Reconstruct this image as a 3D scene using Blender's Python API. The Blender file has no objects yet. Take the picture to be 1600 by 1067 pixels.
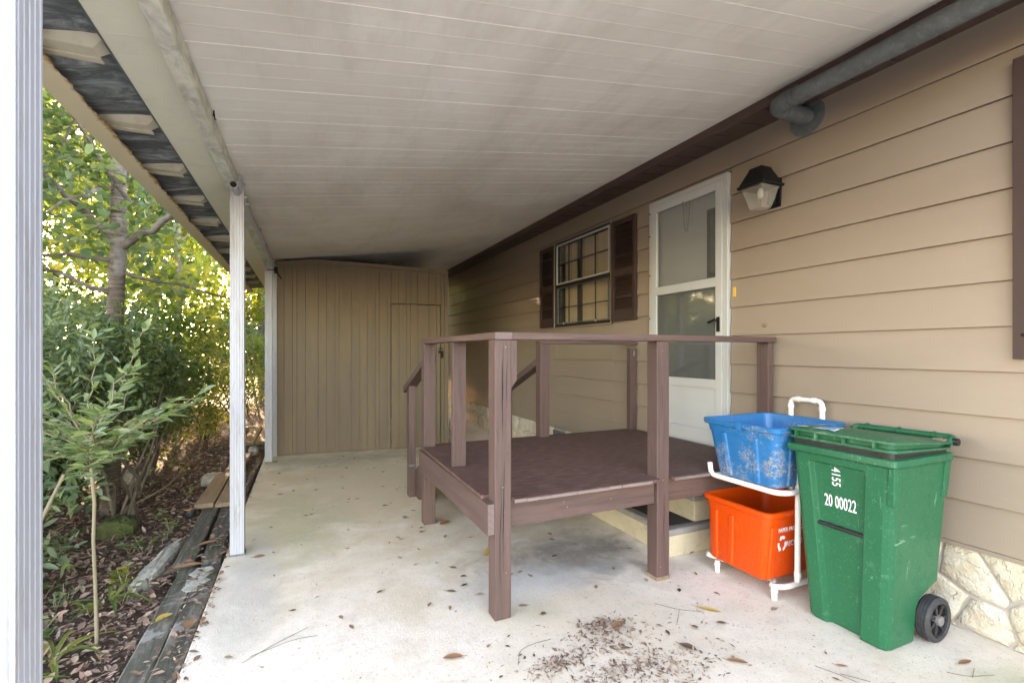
import bpy, math, random
import numpy as np
from mathutils import Vector, Matrix, Euler
R = math.radians
rnd = random.Random(7)
npr = np.random.default_rng(11)
sc = bpy.context.scene
col = sc.collection

# ------------------------------------------------------------------ camera, sky, sun, exposure
CAM_H = 1.33; YAW = 24.0
cam_d = bpy.data.cameras.new('camera'); cam = bpy.data.objects.new('camera', cam_d); col.objects.link(cam)
cam.location = (0, 0, CAM_H); cam.rotation_euler = (R(90), 0, -R(YAW))
cam_d.sensor_width = 36; cam_d.lens = 36 * 757 / 1600; cam_d.shift_y = 15 / 1600
cam_d.clip_start = 0.02; cam_d.clip_end = 400
sc.camera = cam
SUN_EL = 9.0; SUN_AZ = -7.0          # azimuth measured from +Y towards +X
w = bpy.data.worlds.new('World'); sc.world = w; w.use_nodes = True
nt = w.node_tree; bg = nt.nodes['Background']
sky = nt.nodes.new('ShaderNodeTexSky'); sky.sky_type = 'NISHITA'; sky.sun_disc = False
sky.sun_elevation = R(SUN_EL); sky.sun_rotation = R(SUN_AZ); sky.air_density = 1.0; sky.dust_density = 1.5; sky.ozone_density = 1.0
nt.links.new(sky.outputs[0], bg.inputs[0]); bg.inputs[1].default_value = 0.15
sd = bpy.data.lights.new('sun', 'SUN'); sun = bpy.data.objects.new('sun', sd); col.objects.link(sun)
sd.energy = 2.0; sd.angle = R(0.5); sd.color = (1.0, 0.86, 0.66)
dirv = Vector((math.sin(R(SUN_AZ)) * math.cos(R(SUN_EL)), math.cos(R(SUN_AZ)) * math.cos(R(SUN_EL)), math.sin(R(SUN_EL))))
sun.rotation_euler = dirv.to_track_quat('Z', 'Y').to_euler(); sun.location = dirv * 60
vs = sc.view_settings; vs.view_transform = 'Standard'; vs.look = 'None'; vs.gamma = 1; vs.use_curve_mapping = False
vs.exposure = 4.37
vs.use_white_balance = True; vs.white_balance_temperature = 8100; vs.white_balance_tint = 30
sc.cycles.max_bounces = 8; sc.cycles.diffuse_bounces = 5; sc.cycles.transparent_max_bounces = 12
sc.cycles.use_denoising = True

# ------------------------------------------------------------------ materials
def newmat(name):
    m = bpy.data.materials.new(name); m.use_nodes = True
    n = m.node_tree; b = n.nodes['Principled BSDF']
    return m, n, b
def N(n, t, **k):
    o = n.nodes.new(t)
    for a, v in k.items():
        if a.startswith('i_'):
            key = a[2:]; key = int(key) if key.isdigit() else key.replace('_', ' ')
            o.inputs[key].default_value = v
        else: setattr(o, a, v)
    return o
def c4(c): return (c[0], c[1], c[2], 1)
def coords(n, scale=(1, 1, 1), rot=(0, 0, 0), which='Object'):
    tc = N(n, 'ShaderNodeTexCoord'); mp = N(n, 'ShaderNodeMapping')
    mp.inputs['Scale'].default_value = scale; mp.inputs['Rotation'].default_value = rot
    n.links.new(tc.outputs[which], mp.inputs['Vector']); return mp.outputs['Vector']
def noise(n, vec, scale, detail=4, rough=.55, dist=0.0):
    t = N(n, 'ShaderNodeTexNoise'); t.inputs['Scale'].default_value = scale; t.inputs['Detail'].default_value = detail
    t.inputs['Roughness'].default_value = rough; t.inputs['Distortion'].default_value = dist
    n.links.new(vec, t.inputs['Vector']); return t.outputs['Fac']
def ramp(n, fac, stops, interp='LINEAR'):
    r = N(n, 'ShaderNodeValToRGB'); r.color_ramp.interpolation = interp
    e = r.color_ramp.elements
    while len(e) > 1: e.remove(e[-1])
    e[0].position, e[0].color = stops[0][0], c4(stops[0][1])
    for p, c in stops[1:]:
        x = e.new(p); x.color = c4(c)
    n.links.new(fac, r.inputs['Fac']); return r.outputs['Color']
def mix(n, fac, a, b, mode='MIX'):
    m = N(n, 'ShaderNodeMix', data_type='RGBA', blend_type=mode)
    for s, v in ((m.inputs[0], fac), (m.inputs[6], a), (m.inputs[7], b)):
        if isinstance(v, (int, float)): s.default_value = v
        elif isinstance(v, (tuple, list)): s.default_value = c4(v)
        else: n.links.new(v, s)
    return m.outputs[2]
def mrange(n, v, a, b, c=0.0, d=1.0):
    m = N(n, 'ShaderNodeMapRange'); m.inputs[1].default_value = a; m.inputs[2].default_value = b
    m.inputs[3].default_value = c; m.inputs[4].default_value = d; n.links.new(v, m.inputs[0]); return m.outputs[0]
def math_(n, op, a, b=0.5):
    m = N(n, 'ShaderNodeMath', operation=op)
    for i, v in enumerate((a, b)):
        if isinstance(v, (int, float)): m.inputs[i].default_value = v
        else: n.links.new(v, m.inputs[i])
    return m.outputs[0]
def bump(n, b, h, strength=.3, dist=.01):
    u = N(n, 'ShaderNodeBump'); u.inputs['Strength'].default_value = strength; u.inputs['Distance'].default_value = dist
    n.links.new(h, u.inputs['Height']); n.links.new(u.outputs[0], b.inputs['Normal'])
def sepxyz(n, vec):
    s = N(n, 'ShaderNodeSeparateXYZ'); n.links.new(vec, s.inputs[0]); return s.outputs

def paint(name, c, rough=.5, var=.12, scale=3.0, dirt=None, dirtamt=.3, bscale=60, bstr=.1, metal=0, stretch=(1, 1, 1), spec=.5):
    m, n, b = newmat(name); v = coords(n, stretch)
    f = noise(n, v, scale, 6, .6)
    lo = tuple(x * (1 - var) for x in c); hi = tuple(min(1, x * (1 + var)) for x in c)
    cc = ramp(n, f, [(.3, lo), (.7, hi)])
    if dirt:
        g = noise(n, v, scale * 2.7, 8, .7, .4)
        cc = mix(n, mrange(n, g, .52, .75, 0, dirtamt), cc, dirt)
    n.links.new(cc, b.inputs['Base Color'])
    b.inputs['Metallic'].default_value = metal; b.inputs['Specular IOR Level'].default_value = spec
    n.links.new(mrange(n, f, .3, .7, rough - .06, rough + .08), b.inputs['Roughness'])
    bump(n, b, noise(n, v, bscale, 4), bstr, .004)
    return m
def wood(name, c, axis, rough=.6, var=.42, knots=True, bstr=.5, chips=None, chipamt=.0):
    st = [26, 26, 26]; st[axis] = 1.6
    m, n, b = newmat(name); v = coords(n, tuple(st)); v1 = coords(n)
    g = noise(n, v, 1.0, 8, .65, .8); l = noise(n, v1, 2.2, 3)
    cc = ramp(n, g, [(.25, tuple(x * (1 - var) for x in c)), (.5, c), (.8, tuple(min(1, x * (1 + var)) for x in c))])
    cc = mix(n, mrange(n, l, .35, .7, 0, .45), cc, tuple(x * .75 for x in c))
    st2 = [9, 9, 9]; st2[axis] = 1.0
    crack = noise(n, coords(n, tuple(st2)), 4.0, 2, .5, .2)
    cr = mrange(n, math_(n, 'ABSOLUTE', math_(n, 'SUBTRACT', crack, .5)), 0.0, .006, 1, 0)
    cc = mix(n, math_(n, 'MULTIPLY', cr, .55), cc, tuple(x * .25 for x in c))
    if chips:
        q = noise(n, v1, 38, 3, .7); cc = mix(n, mrange(n, q, .74, .78, 0, chipamt), cc, chips)
    n.links.new(cc, b.inputs['Base Color']); b.inputs['Roughness'].default_value = rough
    h = math_(n, 'SUBTRACT', g, math_(n, 'MULTIPLY', cr, .6)); bump(n, b, h, bstr, .003)
    return m

M = {}
M['siding'] = paint('siding_paint', (.285, .226, .172), .42, .08, 1.2, (.235, .185, .138), .4, 90, .12, stretch=(1, .35, 1))
M['soffit'] = paint('soffit_brown', (.075, .042, .034), .5, .12, 3, (.12, .08, .07), .3)
M['shutter'] = paint('shutter_brown', (.05, .027, .022), .62, .1, 5)
M['winframe'] = paint('dark_frame', (.02, .016, .014), .4, .2, 8)
M['almond'] = paint('pale_edge', (.26, .24, .20), .45, .1, 8, (.25, .2, .15), .4)
M['pvcwhite'] = paint('white_pipe', (.78, .76, .72), .32, .05, 8, (.5, .42, .33), .35)
M['doorwhite'] = paint('white_door', (.47, .49, .475), .38, .04, 3, (.5, .49, .46), .3)
M['postwhite'] = paint('post_enamel', (.35, .37, .405), .45, .06, 2, (.20, .17, .13), .75, stretch=(6, 6, .8))
M['cream'] = paint('cream_metal', (.60, .55, .43), .5, .1, 3, (.3, .2, .1), .6)
M['galv'] = paint('galvanized', (.125, .145, .145), .5, .25, 14, (.30, .33, .33), .6, metal=.3)
M['mortar'] = paint('mortar', (.42, .38, .34), .9, .2, 12, bstr=.6)
M['darkmetal'] = paint('black_metal', (.005, .005, .006), .6, .3, 20, spec=.25)
M['grout'] = paint('grey_metal', (.16, .155, .15), .55, .15, 8)
M['woodx'] = wood('porch_paint_x', (.108, .064, .055), 0, chips=(.5, .42, .38), chipamt=.7)
M['woody'] = wood('porch_paint_y', (.108, .064, .055), 1, chips=(.5, .42, .38), chipamt=.7)
M['woodz'] = wood('porch_paint_z', (.108, .064, .055), 2, chips=(.5, .42, .38), chipamt=.7)
M['wornedge'] = wood('worn_edge', (.22, .165, .15), 0, .8, .5, bstr=1.0)
M['oldwood'] = wood('weathered_plank', (.24, .17, .11), 1, .8, .35, bstr=1.0)
M['bark'] = wood('bark', (.20, .165, .13), 2, .9, .5, bstr=1.0)
def m_barkring():
    m, n, b = newmat('ringed_bark'); f = noise(n, coords(n, (5, 5, 60)), 1.0, 6, .7, .5); g = noise(n, coords(n), 4, 5, .6)
    z = sepxyz(n, coords(n))[2]
    cc = ramp(n, f, [(.3, (.06, .042, .034)), (.5, (.13, .10, .08)), (.7, (.24, .21, .18))])
    cc = mix(n, mrange(n, g, .52, .62, 0, .55), cc, (.33, .31, .28)); 
    n.links.new(cc, b.inputs['Base Color']); b.inputs['Roughness'].default_value = .9; bump(n, b, math_(n, 'ADD', f, g), 1.0, .02); return m
M['barkring'] = m_barkring()
M['darkstem'] = wood('dark_stem', (.075, .058, .042), 2, .9, .4)
M['stem'] = wood('stem', (.22, .19, .12), 2, .8, .3)
M['tankstep'] = paint('step_stucco', (.55, .48, .34), .85, .1, 5, (.3, .25, .18), .5, 120, .8)
M['tread'] = paint('tread_vinyl', (.28, .27, .25), .6, .12, 9, (.12, .1, .09), .5)
M['mat'] = paint('brown_mat', (.05, .038, .033), .9, .2, 10)
M['glassblind'] = paint('blind', (.66, .53, .33), .6, .12, 6, stretch=(1, 14, .3))
M['room'] = paint('room_dark', (.03, .027, .022), .9, .1, 4)
M['black'] = paint('black_plastic', (.014, .014, .016), .45, .3, 10, (.06, .06, .06), .4)
M['tyre'] = paint('tyre_rubber', (.03, .03, .034), .65, .25, 20, (.12, .11, .1), .5)
M['inkwhite'] = paint('white_ink', (.8, .8, .8), .5, .03, 5)
M['sticker'] = paint('blue_sticker', (.12, .33, .62), .4, .1, 5)
M['yellowtag'] = paint('orange_tag', (.7, .42, .1), .5, .1, 5)

def m_brightmetal_stain():
    m, n, b = newmat('roof_pan_enamel'); v = coords(n)
    f = noise(n, v, .9, 5, .6, .3); g = noise(n, coords(n, (1.2, .35, 1)), 3.2, 8, .7)
    cc = ramp(n, f, [(.36, (.66, .62, .56)), (.5, (.74, .705, .65)), (.64, (.80, .775, .73))])
    cc = mix(n, mrange(n, g, .5, .7, 0, .4), cc, (.45, .42, .36))
    st = noise(n, coords(n, (.8, 14, 1)), 1.5, 6, .7); cc = mix(n, mrange(n, st, .55, .68, 0, .2), cc, (.52, .48, .42))
    n.links.new(cc, b.inputs['Base Color']); b.inputs['Roughness'].default_value = .42
    bump(n, b, noise(n, coords(n, (1, 3, 1)), 6, 3), .08, .01)
    return m
M['pan'] = m_brightmetal_stain()
M['eavepan'] = paint('eave_enamel', (.74, .74, .62), .5, .06, 1.5, (.50, .52, .43), .5, 20, .05)
def m_moldpan():
    m, n, b = newmat('mouldy_pan'); f = noise(n, coords(n, (2.2, 5, 1)), 2.0, 9, .68, .8)
    cc = ramp(n, f, [(.30, (.05, .056, .06)), (.48, (.12, .135, .145)), (.58, (.26, .29, .31)), (.70, (.5, .54, .56))])
    n.links.new(cc, b.inputs['Base Color']); b.inputs['Roughness'].default_value = .8
    bump(n, b, f, .4, .01); return m
M['mold'] = m_moldpan()
def m_beam():
    m, n, b = newmat('beam_mildew'); f = noise(n, coords(n, (3, 1.6, 3)), 4.0, 9, .7, .5)
    cc = ramp(n, f, [(.36, (.34, .36, .30)), (.5, (.54, .55, .48)), (.64, (.72, .71, .63))])
    n.links.new(cc, b.inputs['Base Color']); b.inputs['Roughness'].default_value = .7; return m
M['beam'] = m_beam()
def m_gutter():
    m, n, b = newmat('rusty_gutter'); v = coords(n); x = sepxyz(n, v)[0]
    f = noise(n, v, 16, 6, .7)
    e = math_(n, 'ADD', mrange(n, x, -.50, -.435), math_(n, 'MULTIPLY', math_(n, 'SUBTRACT', f, .5), 1.3))
    cc = ramp(n, e, [(.55, (.72, .63, .45)), (.8, (.45, .25, .09)), (1.0, (.11, .05, .025))])
    n.links.new(cc, b.inputs['Base Color']); b.inputs['Roughness'].default_value = .6; return m
M['gutter'] = m_gutter()
def m_slab():
    m, n, b = newmat('concrete_slab'); v = coords(n)
    big = noise(n, v, .75, 5, .6, .3); mid = noise(n, v, 5, 8, .65); fine = noise(n, v, 90, 4, .7)
    cc = ramp(n, big, [(.35, (.70, .59, .46)), (.5, (.79, .70, .59)), (.65, (.84, .77, .67))])
    cc = mix(n, mrange(n, mid, .5, .72, 0, .5), cc, (.50, .43, .33))
    cc = mix(n, mrange(n, noise(n, v, 1.4, 4), .5, .68, 0, .5), cc, (.55, .49, .33))
    def blotch(cx_, cy_, rx_, ry_, colr, amt, sc_=3.0):
        nonlocal cc
        mp = N(n, 'ShaderNodeMapping'); mp.inputs['Location'].default_value = (-cx_ / rx_, -cy_ / ry_, 0); mp.inputs['Scale'].default_value = (1 / rx_, 1 / ry_, 1)
        n.links.new(v, mp.inputs['Vector']); ln = N(n, 'ShaderNodeVectorMath', operation='LENGTH'); n.links.new(mp.outputs[0], ln.inputs[0])
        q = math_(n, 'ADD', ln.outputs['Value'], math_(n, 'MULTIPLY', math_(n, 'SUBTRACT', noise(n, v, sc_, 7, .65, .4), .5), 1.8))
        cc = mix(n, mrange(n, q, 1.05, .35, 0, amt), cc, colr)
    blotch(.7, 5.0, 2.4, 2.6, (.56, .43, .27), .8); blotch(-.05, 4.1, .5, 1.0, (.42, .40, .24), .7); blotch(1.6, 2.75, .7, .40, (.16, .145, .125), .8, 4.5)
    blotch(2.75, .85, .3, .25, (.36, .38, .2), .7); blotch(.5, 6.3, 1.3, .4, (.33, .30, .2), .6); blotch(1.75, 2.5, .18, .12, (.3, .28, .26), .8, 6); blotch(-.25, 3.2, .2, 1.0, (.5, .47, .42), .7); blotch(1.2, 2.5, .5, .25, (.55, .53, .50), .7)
    cc = mix(n, mrange(n, noise(n, v, 2.1, 7, .7, .6), .60, .74, 0, .5), cc, (.48, .44, .38))
    cc = mix(n, mrange(n, noise(n, v, 34, 5, .75), .57, .64, 0, .55), cc, (.50, .43, .35))
    cc = mix(n, mrange(n, noise(n, v, 260, 2, .6), .60, .66, 0, .6), cc, (.38, .33, .27)); cc = mix(n, mrange(n, noise(n, v, 55, 3, .8), .655, .675, 0, .9), cc, (.12, .10, .08))
    cc = mix(n, mrange(n, noise(n, coords(n, (1, 1, 1), (0, 0, .6)), 11, 8, .8, .3), .5, .66, 0, .35), cc, (.60, .54, .46))
    cc = mix(n, mrange(n, fine, .60, .70, 0, .65), cc, (.33, .27, .21))
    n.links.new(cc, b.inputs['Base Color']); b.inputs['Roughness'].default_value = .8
    bump(n, b, math_(n, 'ADD', fine, math_(n, 'MULTIPLY', mid, 2)), .5, .004); return m
M['slab'] = m_slab()
def m_ground():
    m, n, b = newmat('forest_floor'); v = coords(n)
    f = noise(n, v, 22, 8, .75, 1.0); g = noise(n, v, 1.3, 4)
    cc = ramp(n, f, [(.3, (.025, .016, .011)), (.5, (.085, .048, .032)), (.62, (.17, .10, .062)), (.76, (.30, .21, .14))])
    cc = mix(n, mrange(n, g, .5, .7, 0, .5), cc, (.13, .115, .10))
    n.links.new(cc, b.inputs['Base Color']); b.inputs['Roughness'].default_value = .95; bump(n, b, f, 1.0, .03); return m
M['ground'] = m_ground()
def m_timber():
    m, n, b = newmat('mossy_timber'); v = coords(n, (22, 2, 22)); v1 = coords(n)
    f = noise(n, v, 1.2, 8, .7, .6); g = noise(n, v1, 4.5, 6, .65)
    cc = ramp(n, f, [(.3, (.025, .024, .019)), (.5, (.08, .075, .058)), (.68, (.21, .195, .16))])
    cc = mix(n, mrange(n, g, .5, .62, 0, .65), cc, (.045, .058, .035))
    cc = mix(n, mrange(n, noise(n, v1, 3.1, 6, .7), .60, .66, 0, .6), cc, (.36, .35, .32))
    n.links.new(cc, b.inputs['Base Color']); b.inputs['Roughness'].default_value = .9; bump(n, b, f, .9, .008); return m
M['timber'] = m_timber()
def m_deckfloor():
    m, n, b = newmat('porch_floor'); v = coords(n, (2, 9, 1)); v1 = coords(n)
    f = noise(n, v, 5, 8, .7, .3)
    cc = ramp(n, f, [(.3, (.062, .028, .022)), (.5, (.108, .053, .043)), (.68, (.18, .105, .09))])
    cc = mix(n, mrange(n, noise(n, v1, 30, 6, .75), .60, .66, 0, .5), cc, (.26, .19, .17))
    n.links.new(cc, b.inputs['Base Color']); b.inputs['Roughness'].default_value = .68; bump(n, b, f, .5, .004); return m
M['deckfloor'] = m_deckfloor()
def m_stone():
    m, n, b = newmat('cast_stone'); v = coords(n); f = noise(n, v, 9, 8, .7, .5); g = noise(n, v, 2.5, 4)
    cc = ramp(n, f, [(.3, (.58, .48, .33)), (.5, (.72, .64, .50)), (.7, (.80, .76, .66))])
    cc = mix(n, mrange(n, g, .55, .7, 0, .35), cc, (.5, .38, .2))
    n.links.new(cc, b.inputs['Base Color']); b.inputs['Roughness'].default_value = .85; cr_ = noise(n, v, 5, 3, .5, 1.5); cl_ = mrange(n, math_(n, 'ABSOLUTE', math_(n, 'SUBTRACT', cr_, .5)), 0.0, .012, 1, 0)
    cc2 = mix(n, math_(n, 'MULTIPLY', cl_, .25), cc, (.4, .33, .22)); cc2 = mix(n, mrange(n, noise(n, v, 60, 4, .7), .58, .68, 0, .4), cc2, (.45, .38, .27)); n.links.new(cc2, b.inputs['Base Color'])
    bump(n, b, math_(n, 'SUBTRACT', math_(n, 'ADD', f, noise(n, v, 30, 6, .7)), math_(n, 'MULTIPLY', cl_, .3)), .8, .025); return m
M['stone'] = m_stone()
def m_plastic(name, c, scuff, amt=.6, rough=.38, sc_=7.0, stretch=(1, 1, 1), lo=.6):
    m, n, b = newmat(name); v = coords(n, stretch); v1 = coords(n)
    f = noise(n, v, sc_, 9, .8, .4); g = noise(n, v1, 3, 3); s = noise(n, coords(n, (60, 60, 7), (0.5, .3, 0)), 1.0, 5, .7)
    cc = mix(n, mrange(n, g, .3, .7, 0, .35), c, tuple(x * .75 for x in c))
    cc = mix(n, mrange(n, f, lo, lo + .12, 0, amt), cc, scuff)
    cc = mix(n, math_(n, 'MULTIPLY', mrange(n, s, .61, .67, 0, .55), mrange(n, noise(n, v1, 5, 3), .5, .62)), cc, scuff)
    s2 = noise(n, coords(n, (9, 70, 50), (0.2, .6, .4)), 1.0, 4, .7); cc = mix(n, math_(n, 'MULTIPLY', mrange(n, s2, .64, .68, 0, .5), mrange(n, noise(n, v1, 4, 3), .48, .6)), cc, tuple(min(1, x * 1.3) for x in scuff))
    cc = mix(n, mrange(n, noise(n, v1, 120, 3, .7), .62, .68, 0, .35), cc, scuff)
    n.links.new(cc, b.inputs['Base Color']); n.links.new(mrange(n, f, .5, .75, rough, .8), b.inputs['Roughness'])
    b.inputs['Specular IOR Level'].default_value = .32; bump(n, b, noise(n, v1, 140, 2), .12, .002); return m
M['green'] = m_plastic('green_plastic', (.003, .115, .052), (.18, .38, .28), .35)
M['greenlid'] = m_plastic('green_lid_plastic', (.008, .12, .055), (.24, .40, .30), .5, sc_=9, lo=.55)
M['blue_'] = m_plastic('blue_plastic', (.0, .145, .36), (.34, .31, .27), .9, .34, 7.0, (1, .6, 1.3), .50)
def m_blue():
    m, n, b = newmat('blue_plastic_dusty'); v = coords(n); z = sepxyz(n, v)[2]
    g = noise(n, v, 3, 3); big = noise(n, coords(n, (1, 1, 1.3)), 6.5, 5, .7); grit = noise(n, coords(n, (1, 1, .8), (.6, .2, 0)), 85, 4, .8); st = noise(n, coords(n, (1, 30, 30), (.5, 0, 0)), 2.0, 5, .75)
    cc = mix(n, mrange(n, g, .3, .7, 0, .35), (.0, .15, .37), (.0, .105, .28))
    msk = mrange(n, math_(n, 'ADD', big, math_(n, 'MULTIPLY', math_(n, 'SUBTRACT', .17, z), .5)), .50, .60)
    cc = mix(n, math_(n, 'MULTIPLY', msk, mrange(n, grit, .46, .56, 0, .9)), cc, (.30, .27, .23))
    cc = mix(n, math_(n, 'MULTIPLY', mrange(n, big, .45, .55), mrange(n, st, .60, .64, 0, .7)), cc, (.38, .36, .33))
    n.links.new(cc, b.inputs['Base Color']); n.links.new(mrange(n, msk, 0, 1, .32, .8), b.inputs['Roughness']); b.inputs['Specular IOR Level'].default_value = .4; return m
M['blue'] = m_blue()
M['orange'] = m_plastic('orange_plastic', (.72, .066, .003), (.9, .3, .12), .3, .34, 5, lo=.64)
M['redinside'] = m_plastic('dirty_inside', (.45, .05, .01), (.12, .08, .06), .9, .6, 5, lo=.5)

def leafmat(name, cols, trans=.45, rough=.5):
    m, n, b = newmat(name)
    gi = N(n, 'ShaderNodeNewGeometry')
    cc = ramp(n, gi.outputs['Random Per Island'], [(i / (len(cols) - 1), c) for i, c in enumerate(cols)])
    n.links.new(cc, b.inputs['Base Color']); b.inputs['Roughness'].default_value = rough
    tr = N(n, 'ShaderNodeBsdfTranslucent'); ms = N(n, 'ShaderNodeMixShader'); ms.inputs[0].default_value = trans
    tcol = mix(n, 1.0, cc, (1.9, 1.85, 1.0), 'MULTIPLY'); n.links.new(tcol, tr.inputs[0])
    n.links.new(b.outputs[0], ms.inputs[1]); n.links.new(tr.outputs[0], ms.inputs[2])
    n.links.new(ms.outputs[0], n.nodes['Material Output'].inputs[0]); return m
M['leaf_mid'] = leafmat('leaf_mid', [(.045, .095, .03), (.085, .155, .045), (.14, .21, .05), (.065, .12, .045)])
M['leaf_bright'] = leafmat('leaf_bright', [(.08, .14, .035), (.14, .20, .05), (.22, .25, .06), (.30, .26, .08)], .5)
M['leaf_green'] = leafmat('leaf_green', [(.045, .09, .04), (.075, .135, .055), (.12, .18, .06), (.06, .105, .065), (.17, .2, .07)], .4)
M['leaf_dark'] = leafmat('leaf_dark', [(.028, .062, .022), (.05, .10, .035), (.085, .14, .05), (.035, .07, .035)], .3, .4)
M['leaf_blue'] = leafmat('leaf_bluegreen', [(.07, .13, .07), (.12, .19, .11), (.17, .23, .15), (.19, .26, .09)], .35, .38)
M['leaf_yellow'] = leafmat('leaf_yellow', [(.10, .17, .03), (.18, .24, .04), (.27, .26, .06), (.14, .20, .035)], .5)
M['leaf_rust'] = leafmat('leaf_rust', [(.14, .09, .06), (.2, .11, .07), (.09, .06, .04)], .2)
M['deadleaf'] = leafmat('dead_leaf', [(.13, .07, .05), (.26, .15, .10), (.42, .30, .22), (.19, .11, .08), (.07, .045, .035), (.32, .22, .17), (.16, .10, .075)], .1, .75)
M['deadleaf_one'] = leafmat('dead_leaf_plain', [(.26, .13, .07), (.3, .16, .09)], .1, .7)
def m_leafobj():
    m, n, b = newmat('dead_leaf_varied'); oi = N(n, 'ShaderNodeObjectInfo')
    n.links.new(ramp(n, oi.outputs['Random'], [(0, (.07, .04, .025)), (.3, (.16, .09, .05)), (.6, (.28, .17, .10)), (.85, (.36, .25, .16)), (1, (.20, .17, .09))]), b.inputs['Base Color']); b.inputs['Roughness'].default_value = .75; return m
M['leafobj'] = m_leafobj()
M['leaf_pale'] = leafmat('leaf_pale', [(.09, .16, .08), (.15, .23, .12), (.22, .30, .16), (.20, .26, .08)], .35, .38)
M['yellowleaf'] = leafmat('yellow_leaf', [(.4, .26, .05), (.5, .36, .08)], .15, .7)
def m_glass(name, tint, rough=.02, alpha=.5, refl=.9):
    m, n, b = newmat(name); b.inputs['Base Color'].default_value = c4(tint); b.inputs['Roughness'].default_value = rough
    b.inputs['Specular IOR Level'].default_value = .8
    t = N(n, 'ShaderNodeBsdfTransparent'); ms = N(n, 'ShaderNodeMixShader'); ms.inputs[0].default_value = alpha
    gl = N(n, 'ShaderNodeBsdfGlossy'); gl.inputs['Roughness'].default_value = rough; gl.inputs[0].default_value = (.9, .9, .9, 1)
    lw = N(n, 'ShaderNodeLayerWeight'); lw.inputs[0].default_value = .5
    fac = math_(n, 'ADD', math_(n, 'MULTIPLY', math_(n, 'POWER', lw.outputs['Facing'], 4.0), refl), .07 * refl / .9)
    m2 = N(n, 'ShaderNodeMixShader')
    n.links.new(t.outputs[0], ms.inputs[1]); n.links.new(b.outputs[0], ms.inputs[2])
    n.links.new(fac, m2.inputs[0]); n.links.new(ms.outputs[0], m2.inputs[1]); n.links.new(gl.outputs[0], m2.inputs[2])
    n.links.new(m2.outputs[0], n.nodes['Material Output'].inputs[0]); return m
M['glass'] = m_glass('window_glass', (.2, .2, .18), .03, .12)
M['doorglass'] = m_glass('door_glass', (.2, .22, .21), .03, .15)
M['screen'] = m_glass('insect_screen', (.13, .145, .14), .05, .62, .45)
M['lampglass'] = m_glass('lamp_glass', (.6, .56, .48), .12, .22)

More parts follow.
